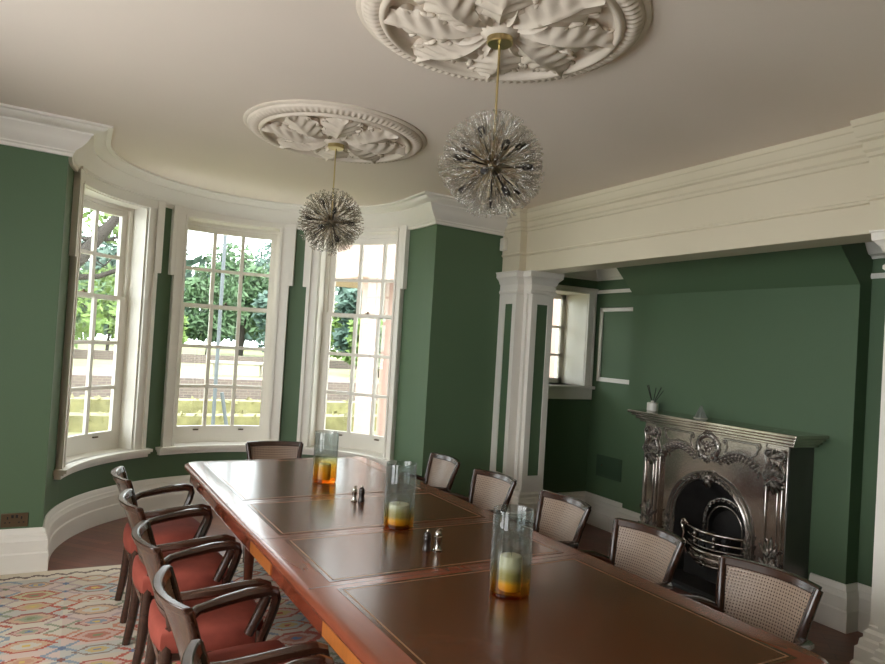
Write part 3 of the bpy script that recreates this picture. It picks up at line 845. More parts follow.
# ================================================================ vases, candles, mills
def glass_vase(x, y, label, candle, clabel, gm):
    root = empty('glass_vase', (x, y, TH + .0018)); tag(root, label, 'vase', 'smoky and amber glass vases on the table')
    m = MB().lathe([(.0705, .012), (.0725, .03), (.0725, .15), (.0715, .295), (.0705, .299), (.0685, .295), (.0695, .15), (.0695, .03), (.0675, .014)], seg=48, caps=False)
    m.build('cylinder', M[gm], root, smooth=60)
    m = MB().lathe([(0, 0), (.064, 0), (.0705, .006), (.0705, .012), (.066, .016), (0, .016)], seg=48); m.build('glass_base', M['vase_base'], root, smooth=40)
    cr, ch = candle
    c = empty('pillar_candle', (x, y, TH + .0018 + .0165)); tag(c, clabel, 'candle', 'ivory candles inside the vases')
    MB().lathe([(0, 0), (cr - .002, 0), (cr, .004), (cr, ch - .008), (cr - .003, ch - .002), (cr * .6, ch + .001), (0, ch - .004)], seg=32).build('wax_body', M['wax'], c, smooth=40)
    MB().tube([(0, 0, ch - .006), (.001, 0, ch + .01), (.003, 0, ch + .02)], .0012, 6).build('wick', M['wick'], c)
glass_vase(1.338, 3.969, 'smoke and amber glass cylinder vase farthest along the table, below the right bow window', (.036, .092), 'ivory candle in the farthest vase, by the bow window', 'vase_c')
glass_vase(1.366, 2.938, 'smoke and amber glass cylinder vase in the middle, between the two mill pairs', (.050, .092), 'wide ivory candle in the middle vase, between the two mill pairs', 'vase_b')
glass_vase(1.393, 2.032, 'smoke and amber glass cylinder vase nearest the camera, alone on the near leather panel', (.040, .120), 'ivory candle in the vase nearest the camera', 'vase')
def mill(x, y, kind, label, sc=1.0):
    root = empty('pepper_mill' if kind == 'pepper' else 'salt_shaker', (x, y, TH + .0018)); tag(root, label, 'pepper mill' if kind == 'pepper' else 'salt shaker')
    if kind == 'pepper':
        MB().lathe([(0, 0), (.019, 0), (.02, .006), (.017, .016), (.014, .03), (.0165, .045), (.018, .052), (.015, .057), (0, .057)], seg=24).build('body', M['ebony'], root, smooth=50)
        MB().lathe([(0, .057), (.0155, .057), (.0165, .062), (.015, .07), (.009, .078), (0, .08)], seg=24).build('head', M['ebony'], root, smooth=50)
        MB().lathe([(0, .079), (.005, .079), (.006, .084), (.003, .09), (0, .091)], seg=16).build('finial', M['silver'], root, smooth=50)
    else:
        MB().lathe([(0, 0), (.018, 0), (.019, .004), (.013, .012), (.012, .03), (.016, .05), (.017, .058), (.013, .062), (0, .062)], seg=24).build('body', M['silver'], root, smooth=50)
        MB().lathe([(0, .062), (.014, .062), (.015, .068), (.012, .076), (.006, .082), (0, .084)], seg=24).build('cap', M['silver'], root, smooth=50)
        MB().tube([(-.004, 0, .083), (.006, 0, .087), (.016, 0, .085)], [.004, .0045, .003], 8).build('thumb_lever', M['silver'], root, smooth=50)
    root.scale = (sc, sc, sc)
mill(1.341, 3.461, 'salt', 'small silver shaker on the table between the far and middle vases', .92)
mill(1.376, 3.445, 'pepper', 'small dark mill between the far and middle vases, right of its silver shaker', .95)
mill(1.333, 2.568, 'pepper', 'dark wooden mill on the table between the middle and near vases', .98)
mill(1.377, 2.555, 'salt', 'silver shaker with a lever top between the middle and near vases, right of its mill', 1.02)

# ================================================================ ceiling roses and chandeliers
def ceiling_rose(x, y, rot, label):
    root = empty('ceiling_rose', (x, y, hz(x) - .0005), 0)
    root.rotation_euler = Euler((0, 0, rot)).to_matrix().to_euler()
    root.rotation_euler = (Matrix.Rotation(FALL, 3, 'Y') @ Matrix.Rotation(rot, 3, 'Z')).to_euler(); tag(root, label, 'ceiling rose', 'moulded plaster ceiling roses')
    R = .545
    m = MB().lathe([(R, 0), (R, -.006), (R - .008, -.012), (R - .02, -.014), (R - .022, -.02), (R - .03, -.026)], seg=96, caps=False)
    m.lathe([(R - .088, -.036), (R - .094, -.046), (R - .104, -.05), (R - .114, -.047), (R - .12, -.036), (R - .124, -.026), (R - .135, -.018), (.10, -.008), (0, -.008)], seg=96, caps=False)
    m.build('rim', M['plaster'], root, smooth=50)
    m = MB()
    def flute(i, j):
        a = 2 * PI * i; r = R - .03 - .058 * j
        k = .5 + .5 * math.cos(a * 96)
        return V(r * math.cos(a), r * math.sin(a), -.026 - .010 * j - .013 * math.sin(PI * j) * (.25 + .75 * k))
    m.grid(flute, 96 * 5, 7, closed_u=True); m.build('fluted_band', M['plaster'], root, smooth=60)
    def leaf(L, Wd, D, sway, lobes, r0=.06, zoff=0.0):
        m = MB(); nu, nv = 44, 21; knobs = []
        def pt(i, j):
            u = i; v = 2 * j - 1
            w = Wd * (.22 + .78 * math.sin(PI * min(1, .12 + u * .74)) ** .9) * math.sqrt(max(0.0, 1 - u ** 7))
            lob = abs(math.sin(lobes * PI * u))
            av = abs(v)
            w2 = w * (.68 + .32 * lob ** .6)
            x = r0 + L * u - .05 * av ** 2 * L * (1 - u) + .03 * av * L
            yy = v * w2 + sway * u * u * (1 if Wd > 0 else 1)
            arch = math.sin(PI * min(1, .10 + .86 * u)) ** .8
            d = .012 + D * arch * (1 - .62 * av ** 1.6)
            d += .012 * math.exp(-(v / .10) ** 2) * (1 - .5 * u)
            d += .0055 * math.cos(2 * PI * (lobes * u - 1.1 * av)) * min(1, av * 1.6)
            d += .022 * (lob ** 2) * av ** 6 * arch            # tips of the lobes curl down
            d += .03 * max(0, u - .82) / .18 * (1 - av)
            return V(x, yy, -d - zoff)
        m.grid(pt, nu, nv)
        # skirt back to the ceiling so the leaf is solid
        idx = [(i, 0) for i in range(nu)] + [(nu - 1, j) for j in range(1, nv)] + [(i, nv - 1) for i in range(nu - 2, -1, -1)] + [(0, j) for j in range(nv - 2, 0, -1)]
        ring = [m.v[i * nv + j] for i, j in idx]
        for q in range(int(lobes)):
            for sj in (0, nv - 1):
                e = m.v[min(nu - 1, int((q + .5) / lobes * nu)) * nv + sj]
                if Wd > .05: knobs.append((e[0] - .012, e[1] * .84, e[2] + .002, (1 if sj else -1) * .75))
        knobs.append((r0 + L * .95, sway * .92, -.026, .2))
        b0 = len(m.v); c0 = V(r0 + L * .5, 0, 0)
        m.v += [(c0.x + (p[0] - c0.x) * .93, p[1] * .90, -.012) for p in ring]
        n = len(ring)
        for k in range(n):
            a, b = idx[k], idx[(k + 1) % n]
            m.f.append((a[0] * nv + a[1], b[0] * nv + b[1], b0 + (k + 1) % n, b0 + k))
        for k in knobs: m.ball(k[:3], (.024, .012, .011), 10, 7, Matrix.Rotation(k[3], 3, 'Z'))
        return m
    big = leaf(.372, .132, .064, .070, 6.0).build('acanthus_leaf', M['plaster'], root, smooth=60)
    small = leaf(.19, .048, .052, -.015, 3.0, .05).build('acanthus_leaf', M['plaster'], root, smooth=60)
    for k in range(8):
        for src, off in ((big, 0), (small, .5)):
            o = src if k == 0 else src.copy()
            if k: COL.objects.link(o); o.parent = root
            o.rotation_euler = (0, 0, 2 * PI * (k + off) / 8)
    m = MB().lathe([(0, -.075), (.035, -.075), (.055, -.066), (.075, -.05), (.085, -.03), (.09, -.008)], seg=32, caps=False)
    m.build('boss', M['plaster'], root, smooth=60)
CHX = 1.322
FRX, FRY = 1.285, 3.98
ceiling_rose(CHX, 2.20, .2, 'round plaster rose with acanthus leaves, nearer the camera, cut by the top of the photo')
ceiling_rose(FRX, FRY, .45, 'round plaster rose with acanthus leaves nearer the bow window')

def chandelier(x, y, zc, label, seed):
    root = empty('chandelier', (x, y, zc)); tag(root, label, 'chandelier', 'spherical crystal chandeliers')
    top = hz(x) - .074 - zc
    MB().lathe([(0, top + .004), (.050, top + .004), (.050, top - .014), (.046, top - .018), (0, top - .018)], seg=32).build('canopy', M['brass'], root, smooth=40)
    MB().tube([(0, 0, top - .02), (0, 0, .0)], .0045, 10).build('suspension_rod', M['brass'], root, smooth=60)
    MB().ball((0, 0, 0), .021, 16, 10).build('hub', M['nickel'], root, smooth=60)
    r = random.Random(seed)
    n = 200
    R = .192
    # mesh of one spray: a thin metal rod with a fan of glass drops at its tip
    stem0 = MB().tube([(0, 0, .018), (0, 0, R * .80)], [.0016, .0013], 5)
    cry0 = MB()
    for k in range(5):
        a = 2 * PI * k / 5 + .3
        d = V(math.cos(a) * .5, math.sin(a) * .5, 1).normalized()
        p = V(0, 0, R * .80)
        cry0.tube([p - V(0, 0, .028), p + d * .016, p + d * .034], [.0022, .0026, .0020], 5)
        cry0.ball(p + d * .038, (.0052, .0052, .0052), 6, 4)
    stem = cry = None
    dirs = []
    for i in range(n):
        zz = 1 - 2 * (i + .5) / n; a = i * 2.399963
        q = math.sqrt(1 - zz * zz); dirs.append(V(q * math.cos(a), q * math.sin(a), zz))
    cdir = (Vector((0, 0, 1.62)) - Vector((x, y, zc))).normalized()
    order = sorted(range(n), key=lambda i: -dirs[i].dot(cdir))
    rest_s, rest_c = MB(), MB()
    for rank, i in enumerate(order):
        d = dirs[i]
        if d.z > .985: continue
        d = (d + V(r.uniform(-.05, .05), r.uniform(-.05, .05), r.uniform(-.05, .05))).normalized()
        sc = r.uniform(.90, 1.07)
        rot = d.to_track_quat('Z', 'Y') @ Euler((0, 0, r.uniform(0, 6))).to_quaternion()
        if rank < 100:
            if stem is None:
                stem = stem0.build('stem', M['nickel'], root, smooth=60); cry = cry0.build('crystal_spray', M['crystal'], stem, smooth=60); o = stem
            else:
                o = stem.copy(); COL.objects.link(o); o.parent = root
                c2 = cry.copy(); COL.objects.link(c2); c2.parent = o
            o.rotation_mode = 'QUATERNION'; o.rotation_quaternion = rot; o.scale = (1, 1, sc)
        else:
            mt = rot.to_matrix().to_4x4() @ Matrix.Diagonal((1, 1, sc, 1))
            for dst, src in ((rest_s, stem0), (rest_c, cry0)):
                k0 = len(dst.v); dst.add(src.v, src.f); dst.xform(mt, k0)
    rs = rest_s.build('hidden_side_stems', M['nickel'], root, smooth=60); rs['kind'] = 'stuff'
    rc = rest_c.build('hidden_side_sprays', M['crystal'], root, smooth=60); rc['kind'] = 'stuff'
    # bulb holders
    b = None
    hold = MB().lathe([(0, .02), (.0045, .02), (.0045, .115), (.0125, .118), (.013, .152), (.010, .156), (0, .156)], seg=14)
    for i in range(14):
        zz = 1 - 2 * (i + .5) / 14; a = i * 2.399963 + 1.2
        q = math.sqrt(1 - zz * zz); d = V(q * math.cos(a), q * math.sin(a), zz)
        if d.z > .9: continue
        if b is None: b = hold.build('bulb_holder', M['socketdark'], root, smooth=40); o = b
        else:
            o = b.copy(); COL.objects.link(o); o.parent = root
        o.rotation_mode = 'QUATERNION'; o.rotation_quaternion = d.to_track_quat('Z', 'Y')
chandelier(CHX, 2.20, 2.297, 'spherical crystal burst chandelier nearer the camera, unlit', 3)
chandelier(FRX, FRY, 2.312, 'spherical crystal burst chandelier nearer the bow window, unlit', 4)

# ================================================================ fireplace  (local +x into the room, +y towards the camera end)
fp = empty('fireplace', (XC, FC, 0), PI)
tag(fp, 'ornate polished cast iron fireplace with an arched grate', 'fireplace')
FX = .25
SHY = .735
def shelf(z0, z1, inset, dx):
    pass
m = MB()
for z0, z1, e in ((1.160, 1.182, 0.0), (1.140, 1.160, .022), (1.116, 1.140, .05), (1.095, 1.116, .075)):
    m.box(.001, .335 - e, -SHY - .02 + e * .9, SHY - e * .9, z0, z1)
m.build('mantel_shelf', M['steel'], fp, bevel=.006, bseg=3)
BW2 = .628
# arched register plate, recessed
ARW, AZ = .325, .43
def arch_pts(w, zs, n=24):
    return [(-w, 0.0)] + [(-w * math.cos(PI * k / n), zs + w * math.sin(PI * k / n)) for k in range(n + 1)] + [(w, 0.0)]
m = MB()
inner = arch_pts(ARW, AZ); top = 1.0; wid = .48
outer = [(-wid, 0.0)] + [(-wid + 2 * wid * k / 24, top) for k in range(25)] + [(wid, 0.0)]
n = len(inner)
for x, flip in ((FX - .03, 0), (FX - .05, 1)):
    o = len(m.v); m.v += [(x, y, z) for y, z in inner] + [(x, y, z) for y, z in outer]
    m.f += [(o + k, o + k + 1, o + n + k + 1, o + n + k) for k in range(n - 1)]
m.f += [(k, k + 1, 2 * n + k + 1, 2 * n + k) for k in range(n - 1)]
m.build('register_plate', M['steel'], fp, smooth=30)
# frieze with a serpentine lower edge
def serp(y):
    a = abs(y) / .46
    return .895 + .075 * math.sin(PI * min(1, max(0, (a - .18) / .82))) - .055 * max(0, (a - .86) / .14)
m = MB(); ys = [-.47 + .94 * k / 48 for k in range(49)]
for x in (FX + .006, FX - .04):
    o = len(m.v); m.v += [(x, y, serp(y)) for y in ys] + [(x, y, 1.10) for y in ys]
    m.f += [(o + k, o + k + 1, o + 49 + k + 1, o + 49 + k) for k in range(48)]
m.f += [(k, k + 1, 98 + k + 1, 98 + k) for k in range(48)]
m.build('frieze', M['steel'], fp, smooth=30)
def relief(mb, c, length, width, ang, h=.014):
    """one carved leaf: a flattened, ribbed teardrop lying on the front plane. c=(y,z), ang in the y-z plane"""
    dy, dz = math.cos(ang), math.sin(ang); py, pz = -dz, dy
    def pt(i, j):
        u = i; v = 2 * j - 1
        w = width * math.sin(PI * (u ** .75)) * (.8 + .2 * abs(math.sin(3 * PI * u)))
        hh = h * (1 - v * v) * math.sin(PI * min(1, u * .9 + .08)) + .004 * math.cos(v * 9) * (1 - abs(v))
        q = c[0] + dy * (length * u) + py * w * v, c[1] + dz * (length * u) + pz * w * v
        return V(c2x[0] + hh, q[0], q[1])
    mb.grid(pt, 9, 7)
c2x = [FX + .004]
def scroll(mb, c, r, turns, a0, sgn, rad, x):
    pts = []
    for k in range(int(turns * 14) + 1):
        t = k / 14; a = a0 + sgn * 2 * PI * t; rr = r * (1 - t / (turns + .25))
        pts.append((x, c[0] + rr * math.cos(a), c[1] + rr * math.sin(a)))
    mb.tube(pts, [rad * (1 - .4 * k / len(pts)) for k in range(len(pts))], 6)
# garland following the serpentine, one on each side of the cartouche
for side in (-1, 1):
  m = MB(); c2x[0] = FX + .004
  for k in range(30):
    y = -.44 + .88 * (k + .5) / 30
    if y * side < .085: continue
    s = 1 if y > 0 else -1
    slope = math.atan2(serp(y + .01) - serp(y - .01), .02)
    for dv, da in ((.010, .7), (-.008, -.7)):
        relief(m, (y, serp(y) + dv), .036, .0115, slope + (da if s > 0 else PI - da), .016)
    m.ball((FX + .016, y, serp(y) + .001), (.012, .010, .010), 8, 5)
  m.tube([(FX + .006, y, serp(y) + .024) for y in ys if y * side > .1], .0055, 6)
  m.build('garland', M['iron'], fp, smooth=60)

# moulded frames of the two frieze panels
for s in (-1, 1):
    m = MB()
    pts = [(s * .14, 1.075), (s * .40, 1.075), (s * .415, 1.06), (s * .40, 1.01), (s * .36, serp(.36) + .035), (s * .28, serp(.28) + .035), (s * .2, serp(.2) + .035), (s * .15, .985), (s * .165, 1.03)]
    m.tube([(FX + .006, y, z) for y, z in pts], .009, 6, closed=True)
    scroll(m, (s * .15, 1.055), .022, 1.2, PI / 2, s, .006, FX + .009); scroll(m, (s * .41, 1.06), .024, 1.2, PI / 2, -s, .006, FX + .009)
    m.build('frieze_moulding', M['iron'], fp, smooth=60)
# cartouche
m = MB(); CZ = 1.0
m.grid(lambda i, j: V(FX + .006 + .016 * (1 - (2 * j - 1) ** 2) ** .5 if True else 0, (.088 + .022 * (2 * j - 1)) * math.cos(2 * PI * i), CZ + (.082 + .02 * (2 * j - 1)) * math.sin(2 * PI * i)), 48, 7, closed_u=True)
for k in range(24):
    a = 2 * PI * k / 24
    relief_c = (.088 * math.cos(a), CZ + .082 * math.sin(a)); c2x[0] = FX + .018
    relief(m, relief_c, .022, .007, a + (.6 if k % 2 else 1.9), .010)
c2x[0] = FX + .006
for k in range(8): relief(m, (0, CZ - .004), .046, .014, 2 * PI * k / 8 + .39, .014)
m.ball((FX + .016, 0, CZ - .004), (.014, .014, .014), 10, 7)
for k in range(5): relief(m, (0, CZ + .078), .052, .014, PI / 2 + (k - 2) * .55, .020)
for k in range(5): relief(m, (0, CZ - .078), .045, .013, -PI / 2 + (k - 2) * .6, .020)
for s in (-1, 1):
    scroll(m, (s * .062, CZ - .07), .034, 1.4, PI / 2, s, .008, FX + .016); scroll(m, (s * .05, CZ + .022), .02, 1.2, 0, s, .006, FX + .012)
m.build('cartouche', M['iron'], fp, smooth=60)
# pilasters with foliage at head and foot, and plain returns to the wall
for s in (-1, 1):
    y0, y1 = sorted((s * .455, s * BW2))
    p = MB().box(.001, FX, y0, y1, 0, 1.1)
    yc = s * .5415
    p.box(FX, FX + .014, yc - .066, yc - .05, .06, .84).box(FX, FX + .014, yc + .05, yc + .066, .06, .84)
    p.box(FX, FX + .018, yc - .083, yc + .083, 0, .07)
    p.box(FX, FX + .008, yc - .03, yc + .03, .34, .80)
    po = p.build('pilaster', M['steel'], fp, bevel=.004)
    MB().box(.002, FX - .004, *sorted((s * (BW2 + .0005), s * (BW2 + .006))), .0, 1.094).build('side_plate', M['sideplate'], fp)
    g = MB(); c2x[0] = FX + .008
    for rz_, cnt, ln in ((.09, 7, .12), (.18, 7, .13), (.27, 7, .13), (.36, 5, .14)):
        for k in range(cnt): relief(g, (yc, rz_), ln * (1 - .06 * abs(k - cnt // 2)), .017, PI / 2 + (k - cnt // 2) * .42, .024)
    for t in (-1, 1):
        scroll(g, (yc + t * .045, .13), .036, 1.5, PI / 2, -t, .008, FX + .016); scroll(g, (yc + t * .038, .225), .026, 1.4, -PI / 2, t, .007, FX + .016)
    g.build('foot_foliage', M['iron'], po, smooth=60)
    g = MB(); c2x[0] = FX + .012
    for rz_, cnt, ln in ((.90, 7, .085), (.86, 5, -.09)):
        for k in range(cnt): relief(g, (yc, rz_), abs(ln), .016, (PI / 2 if ln > 0 else -PI / 2) + (k - cnt // 2) * .5, .026)
    for t in (-1, 1):
        scroll(g, (yc + t * .05, .90), .034, 1.5, -PI / 2, t, .009, FX + .018); scroll(g, (yc + t * .045, 1.03), .034, 1.5, PI / 2, -t, .009, FX + .014)
        g.tube([(FX + .014, yc + t * .07, .92), (FX + .02, yc + t * .052, .97), (FX + .016, yc + t * .068, 1.02)], .008, 6)
    for k in range(5): relief(g, (yc, 1.0), .075, .014, PI / 2 + (k - 2) * .5, .02)
    g.build('head_foliage', M['iron'], po, smooth=60)
# arch moulding with leaf clusters
m = MB(); pr = [(0, .0), (.016, .004), (.024, .016), (.02, .028), (.010, .036), (.016, .046), (.022, .054), (.012, .064), (0, .068)]
pts = arch_pts(ARW - .004, AZ, 32)
for k in range(len(pts) - 1):
    pass
def ring(i, j):
    k = min(len(pts) - 1, round(i * (len(pts) - 1))); y, z = pts[k]
    if k == 0 or k == len(pts) - 1: nx, nz = (math.copysign(1, y), 0)
    else:
        a = PI * (k - 1) / 32; nx, nz = -math.cos(a), math.sin(a)
    h, w = pr[round(j * (len(pr) - 1))]
    return V(FX - .03 + h, y + nx * w, z + nz * w)
m.grid(ring, len(pts), len(pr)); m.build('arch_moulding', M['iron'], fp, smooth=50)
m = MB(); c2x[0] = FX - .006
for k in range(7): relief(m, (0, AZ + ARW + .0), .075, .018, PI / 2 + (k - 3) * .42, .026)
for k in range(3): relief(m, (0, AZ + ARW + .015), .07, .016, -PI / 2 + (k - 1) * .5, .024)
for sgn in (-1, 1):
    for k in range(7):
        a = PI / 2 + sgn * (.10 + .085 * k); rr = ARW + .028
        relief(m, (rr * math.cos(a), AZ + rr * math.sin(a)), .042, .015 - .001 * k, a + sgn * PI / 2 + (.5 if k % 2 else -.5), .018)
    for k in range(9):
        relief(m, (sgn * (ARW + .03), .16 + .032 * k), .05, .018 - .0008 * k, PI / 2 + (.6 if k % 2 else -.6), .02)
    scroll(m, (sgn * (ARW + .03), .15), .024, 1.3, PI / 2, -sgn, .008, FX - .002)
m.build('arch_foliage', M['iron'], fp, smooth=60)
# firebox: sides, back with a cast arch, ash plate
m = MB()
A0 = arch_pts(ARW, AZ, 24); A1 = arch_pts(.20, .36, 24)
o = len(m.v); nn = len(A0)
m.v += [(FX - .045, y, z) for y, z in A0] + [(-.06, y, z * .92) for y, z in A1] ; m.f += [(k, k + 1, nn + k + 1, nn + k) for k in range(nn - 1)]
m.f.append(tuple(range(nn, 2 * nn)))
m.build('firebox', M['soot'], fp, smooth=40)
m = MB(); m.box(-.05, FX + .14, -.32, .32, .001, .02); m.box(.02, .16, -.25, .25, .02, .16)
m.build('ash_plate', M['soot'], fp, bevel=.004)
m = MB(); fbp = [(-.19, .22), (-.19, .42)] + [(-.19 * math.cos(PI * k / 16), .42 + .19 * math.sin(PI * k / 16)) for k in range(17)] + [(.19, .42), (.19, .22)]
m.tube([(.035, y, z) for y, z in fbp], .016, 8); m.tube([(.038, y * .8, .22 + (z - .22) * .86) for y, z in fbp], .008, 8)
c2x[0] = .045
for k in range(13):
    a = PI * k / 12; relief(m, (.17 * math.cos(a), .42 + .17 * math.sin(a)), .05, .014, a + 1.2, .012)
m.build('fireback_arch', M['iron'], fp, smooth=60)
# basket grate
def bow(z, w, b, n=16): return [(.13 + b * math.cos(PI / 2 * (2 * k / n - 1)) ** .9 if 0 < k < n else .13, -w + 2 * w * k / n, z) for k in range(n + 1)]
gr = MB()
gr.tube(bow(.385, .265, .125), .0115, 8).build('grate_rail', M['steel'], fp, smooth=60)
MB().tube(bow(.325, .255, .122), .009, 8).build('grate_rail', M['steel'], fp, smooth=60)
MB().tube(bow(.275, .245, .118), .008, 8).build('grate_rail', M['iron'], fp, smooth=60)
m = MB()
for z, w, b, rr in ((.245, .245, .13, .012), (.20, .225, .12, .016), (.15, .20, .10, .013)): m.tube(bow(z, w, b), rr, 8)
def apron(i, j):
    w = .235 - .05 * (1 - j); y = -w + 2 * w * i; return V(.12 + (.115 - .03 * (1 - j)) * math.sqrt(max(0, math.cos(PI * (i - .5)))), y, .13 + .12 * j)
m.grid(apron, 21, 6)
m.build('grate_front', M['steel'], fp, smooth=60)
for sgn in (-1, 1):
    m = MB()
    scroll(m, (sgn * .285, .39), .032, 1.5, PI, -sgn, .011, .15); scroll(m, (sgn * .275, .235), .030, 1.5, PI, sgn, .010, .15)
    m.tube([(.15, sgn * .29, .36), (.155, sgn * .27, .31), (.15, sgn * .285, .25)], .010, 6); m.tube([(.14, sgn * .262, .20), (.13, sgn * .25, .12), (.14, sgn * .26, .02)], .012, 6)
    m.build('grate_bracket', M['steel'], fp, smooth=60)
m = MB()
for y in (-.085, .085):
    k_ = MB(); k_.ball((.13 + .118, y, .355), (.012, .016, .02), 8, 6); k_.ball((.13 + .116, y, .328), (.010, .012, .014), 8, 6); k_.ball((.13 + .115, y, .300), (.012, .014, .016), 8, 6); k_.build('grate_knob', M['iron'], fp, smooth=60)
m.ball((.26, 0, .20), (.016, .024, .024), 10, 7); m.ball((.262, 0, .165), (.010, .012, .022), 8, 6)
for sgn in (-1, 1):
    m.tube([(.262, sgn * .02, .2), (.258, sgn * .07, .185), (.245, sgn * .12, .205), (.23, sgn * .155, .19)], [.010, .009, .008, .006], 6)
m.build('grate_ornament', M['iron'], fp, smooth=60)
m = MB()
for k in range(13):
    y = -.22 + .44 * k / 12; m.tube([(.02, y, .245), (.20 * (1 - (y / .3) ** 2) + .03, y, .245)], .007, 6)
m.build('fire_bars', M['iron'], fp, smooth=60)
# hearth slab
f = MB().box(XC - .46, XC - FX - .145, FC - .62, FC + .62, .0005, .028)
f.box(XC - FX - .145, XC - FX - .02, FC - .62, FC - .325, .0005, .028); f.box(XC - FX - .145, XC - FX - .02, FC + .325, FC + .62, .0005, .028)
tag(f.build('hearth_slab', M['slate'], bevel=.004), 'dark slate hearth slab on the floor in front of the fireplace', 'hearth')
# coals in the basket
cr_ = random.Random(11); proto_coal = None
for k in range(16):
    lay = k // 8; kk = k % 8
    yy = -.118 + .236 * kk / 7 if lay == 0 else -.115 + .23 * kk / 7
    xx = .14 + (.032 if kk % 2 else -.032) - lay * .004
    m = MB(); m.ball((0, 0, 0), (.027, .025, .024), 9, 6)
    m.v = [tuple(c * (1 + cr_.uniform(-.14, .14)) for c in v) for v in m.v]
    o = m.build('coal_lump', M['coal'], None, smooth=0)
    o.location = (XC - xx, FC - yy, .281 + lay * .060)
    o.rotation_euler = (cr_.uniform(0, 3), cr_.uniform(0, 3), cr_.uniform(0, 3))
    tag(o, 'black coal lump piled in the fireplace grate', 'coal', 'coal lumps in the fireplace grate')

# things on the mantel shelf
root = empty('reed_diffuser', (XC - .16, FC + .655, 1.1825)); tag(root, 'white ceramic jar of black reeds on the left end of the mantelpiece', 'diffuser')
MB().lathe([(0, 0), (.040, 0), (.044, .004), (.044, .062), (.040, .066), (.016, .068), (.015, .08), (.011, .082), (0, .078)], seg=32).build('jar', M['ceramic'], root, smooth=40)
for k, (a, l) in enumerate(((-.42, .17), (-.22, .165), (.40, .165), (.52, .17), (.30, .15), (.62, .155))):
    dx = .15 * math.sin(k * 2.1)
    MB().tube([(0, 0, .045), (-dx * l * .9, -math.sin(a) * l, .045 + math.cos(a) * l)], .0032, 6).build('reed', M['reed'], root)
root = empty('glass_ornament', (XC - .16, FC + .165, 1.1825)); tag(root, 'small clear fluted glass pyramid standing on the mantelpiece above the grate', 'ornament')
m = MB()
def flut(i, j):
    a = 2 * PI * i; k = 1 + .10 * math.cos(12 * a); r = (.044 - .034 * j) * k
    return V(r * math.cos(a), r * math.sin(a), .084 * j)
m.grid(flut, 96, 6, closed_u=True); m.build('fluted_body', M['clear'], root, smooth=60)
MB().lathe([(0, .083), (.012, .083), (.008, .091), (0, .094)], seg=16).build('tip', M['clear'], root, smooth=50)
MB().lathe([(0, 0), (.05, 0), (.05, .004), (0, .005)], seg=24).build('foot_rim', M['ceramic'], root, smooth=40)

# ================================================================ wall fittings
root = empty('wall_socket', (-.308, YW, .338)); tag(root, 'antique brass twin power socket on the green wall above the skirting', 'socket')
MB().box(-.075, .075, -.008, -.0003, -.044, .044).build('face_plate', M['bronze'], root, bevel=.003)
for s in (-1, 1):
    m = MB(); c = s * .038
    m.box(c - .004, c + .004, -.0095, -.008, .006, .024); m.box(c - .017, c - .008, -.0095, -.008, -.018, -.010); m.box(c + .008, c + .017, -.0095, -.008, -.018, -.010)
    m.build('socket_outlet', M['black'], root)
    MB().box(s * .012 - .007, s * .012 + .007, -.012, -.008, .014, .034).build('switch', M['black'], root, bevel=.001)
root = empty('motion_sensor', (XR, 5.075, 2.52)); tag(root, 'small white sensor box high on the beam end beside the dark wall', 'sensor')
MB().box(-.055, -.0135, -.032, .032, -.055, .055).build('housing', M['plastic'], root, bevel=.008, bseg=3)
MB().box(-.058, -.054, -.020, .020, -.045, -.005).build('lens_window', M['ceramic'], root, bevel=.002)
root = empty('wall_hatch', (XA, 4.91, .565)); tag(root, 'small green metal hatch low on the alcove wall left of the fireplace', 'hatch')
MB().box(-.008, -.0003, -.17, .17, -.10, .10).build('frame', M['hatch'], root, bevel=.002)
MB().box(-.012, -.008, -.152, .152, -.084, .084).build('door', M['hatch'], root, bevel=.003)
MB().lathe([(0, 0), (.008, 0), (.008, .006), (.003, .012), (0, .012)], seg=12).xform(Matrix.Translation((-.012, .085, .01)) @ Matrix.Rotation(-PI / 2, 4, 'Y')).build('knob', M['bronze'], root)

# ================================================================ the garden outside
GZ0 = -0.45
f = MB().box(-40, 60, 7.3, 21.45, GZ0 - .3, GZ0)
tag(f.build('lawn', M['lawn']), 'sunlit yellow green lawn beyond the windows', 'lawn', None, 'stuff')
def leaf_cloud(mb, c, rad, n, size, r):
    for _ in range(n):
        while True:
            p = V(r.uniform(-1, 1), r.uniform(-1, 1), r.uniform(-1, 1))
            if .25 < p.length < 1: break
        q = V(c[0] + p.x * rad[0], c[1] + p.y * rad[1], c[2] + p.z * rad[2])
        a = V(r.gauss(0, 1), r.gauss(0, 1), r.gauss(0, 1)).normalized(); b = a.orthogonal().normalized(); s = size * r.uniform(.6, 1.3)
        mb.add([q - a * s, q - b * s * .5, q + a * s, q + b * s * .5], [(0, 1, 2, 3)])
def tree(x, y, h, rad, leafm, label, seed, trunk=.18):
    r = random.Random(seed); root = empty('tree', (x, y, .06)); tag(root, label, 'tree', 'garden trees beyond the brick walls')
    MB().tube([(0, 0, 0), (.1, 0, h * .3), (-.05, .1, h * .6), (0, 0, h * .8)], [trunk * 1.3, trunk, trunk * .7, trunk * .3], 8).clamp().build('trunk', M['bark'], root, smooth=60)
    m = MB()
    for k in range(13):
        leaf_cloud(m, (r.uniform(-.6, .6) * rad, r.uniform(-.4, .4) * rad, h * r.uniform(.24, .86)), (rad * .55, rad * .4, h * .14), 330, .26, r)
    m.build('foliage', leafm, root)
def gpt(px_dir, dist): return (px_dir[0] * dist, px_dir[1] * dist)
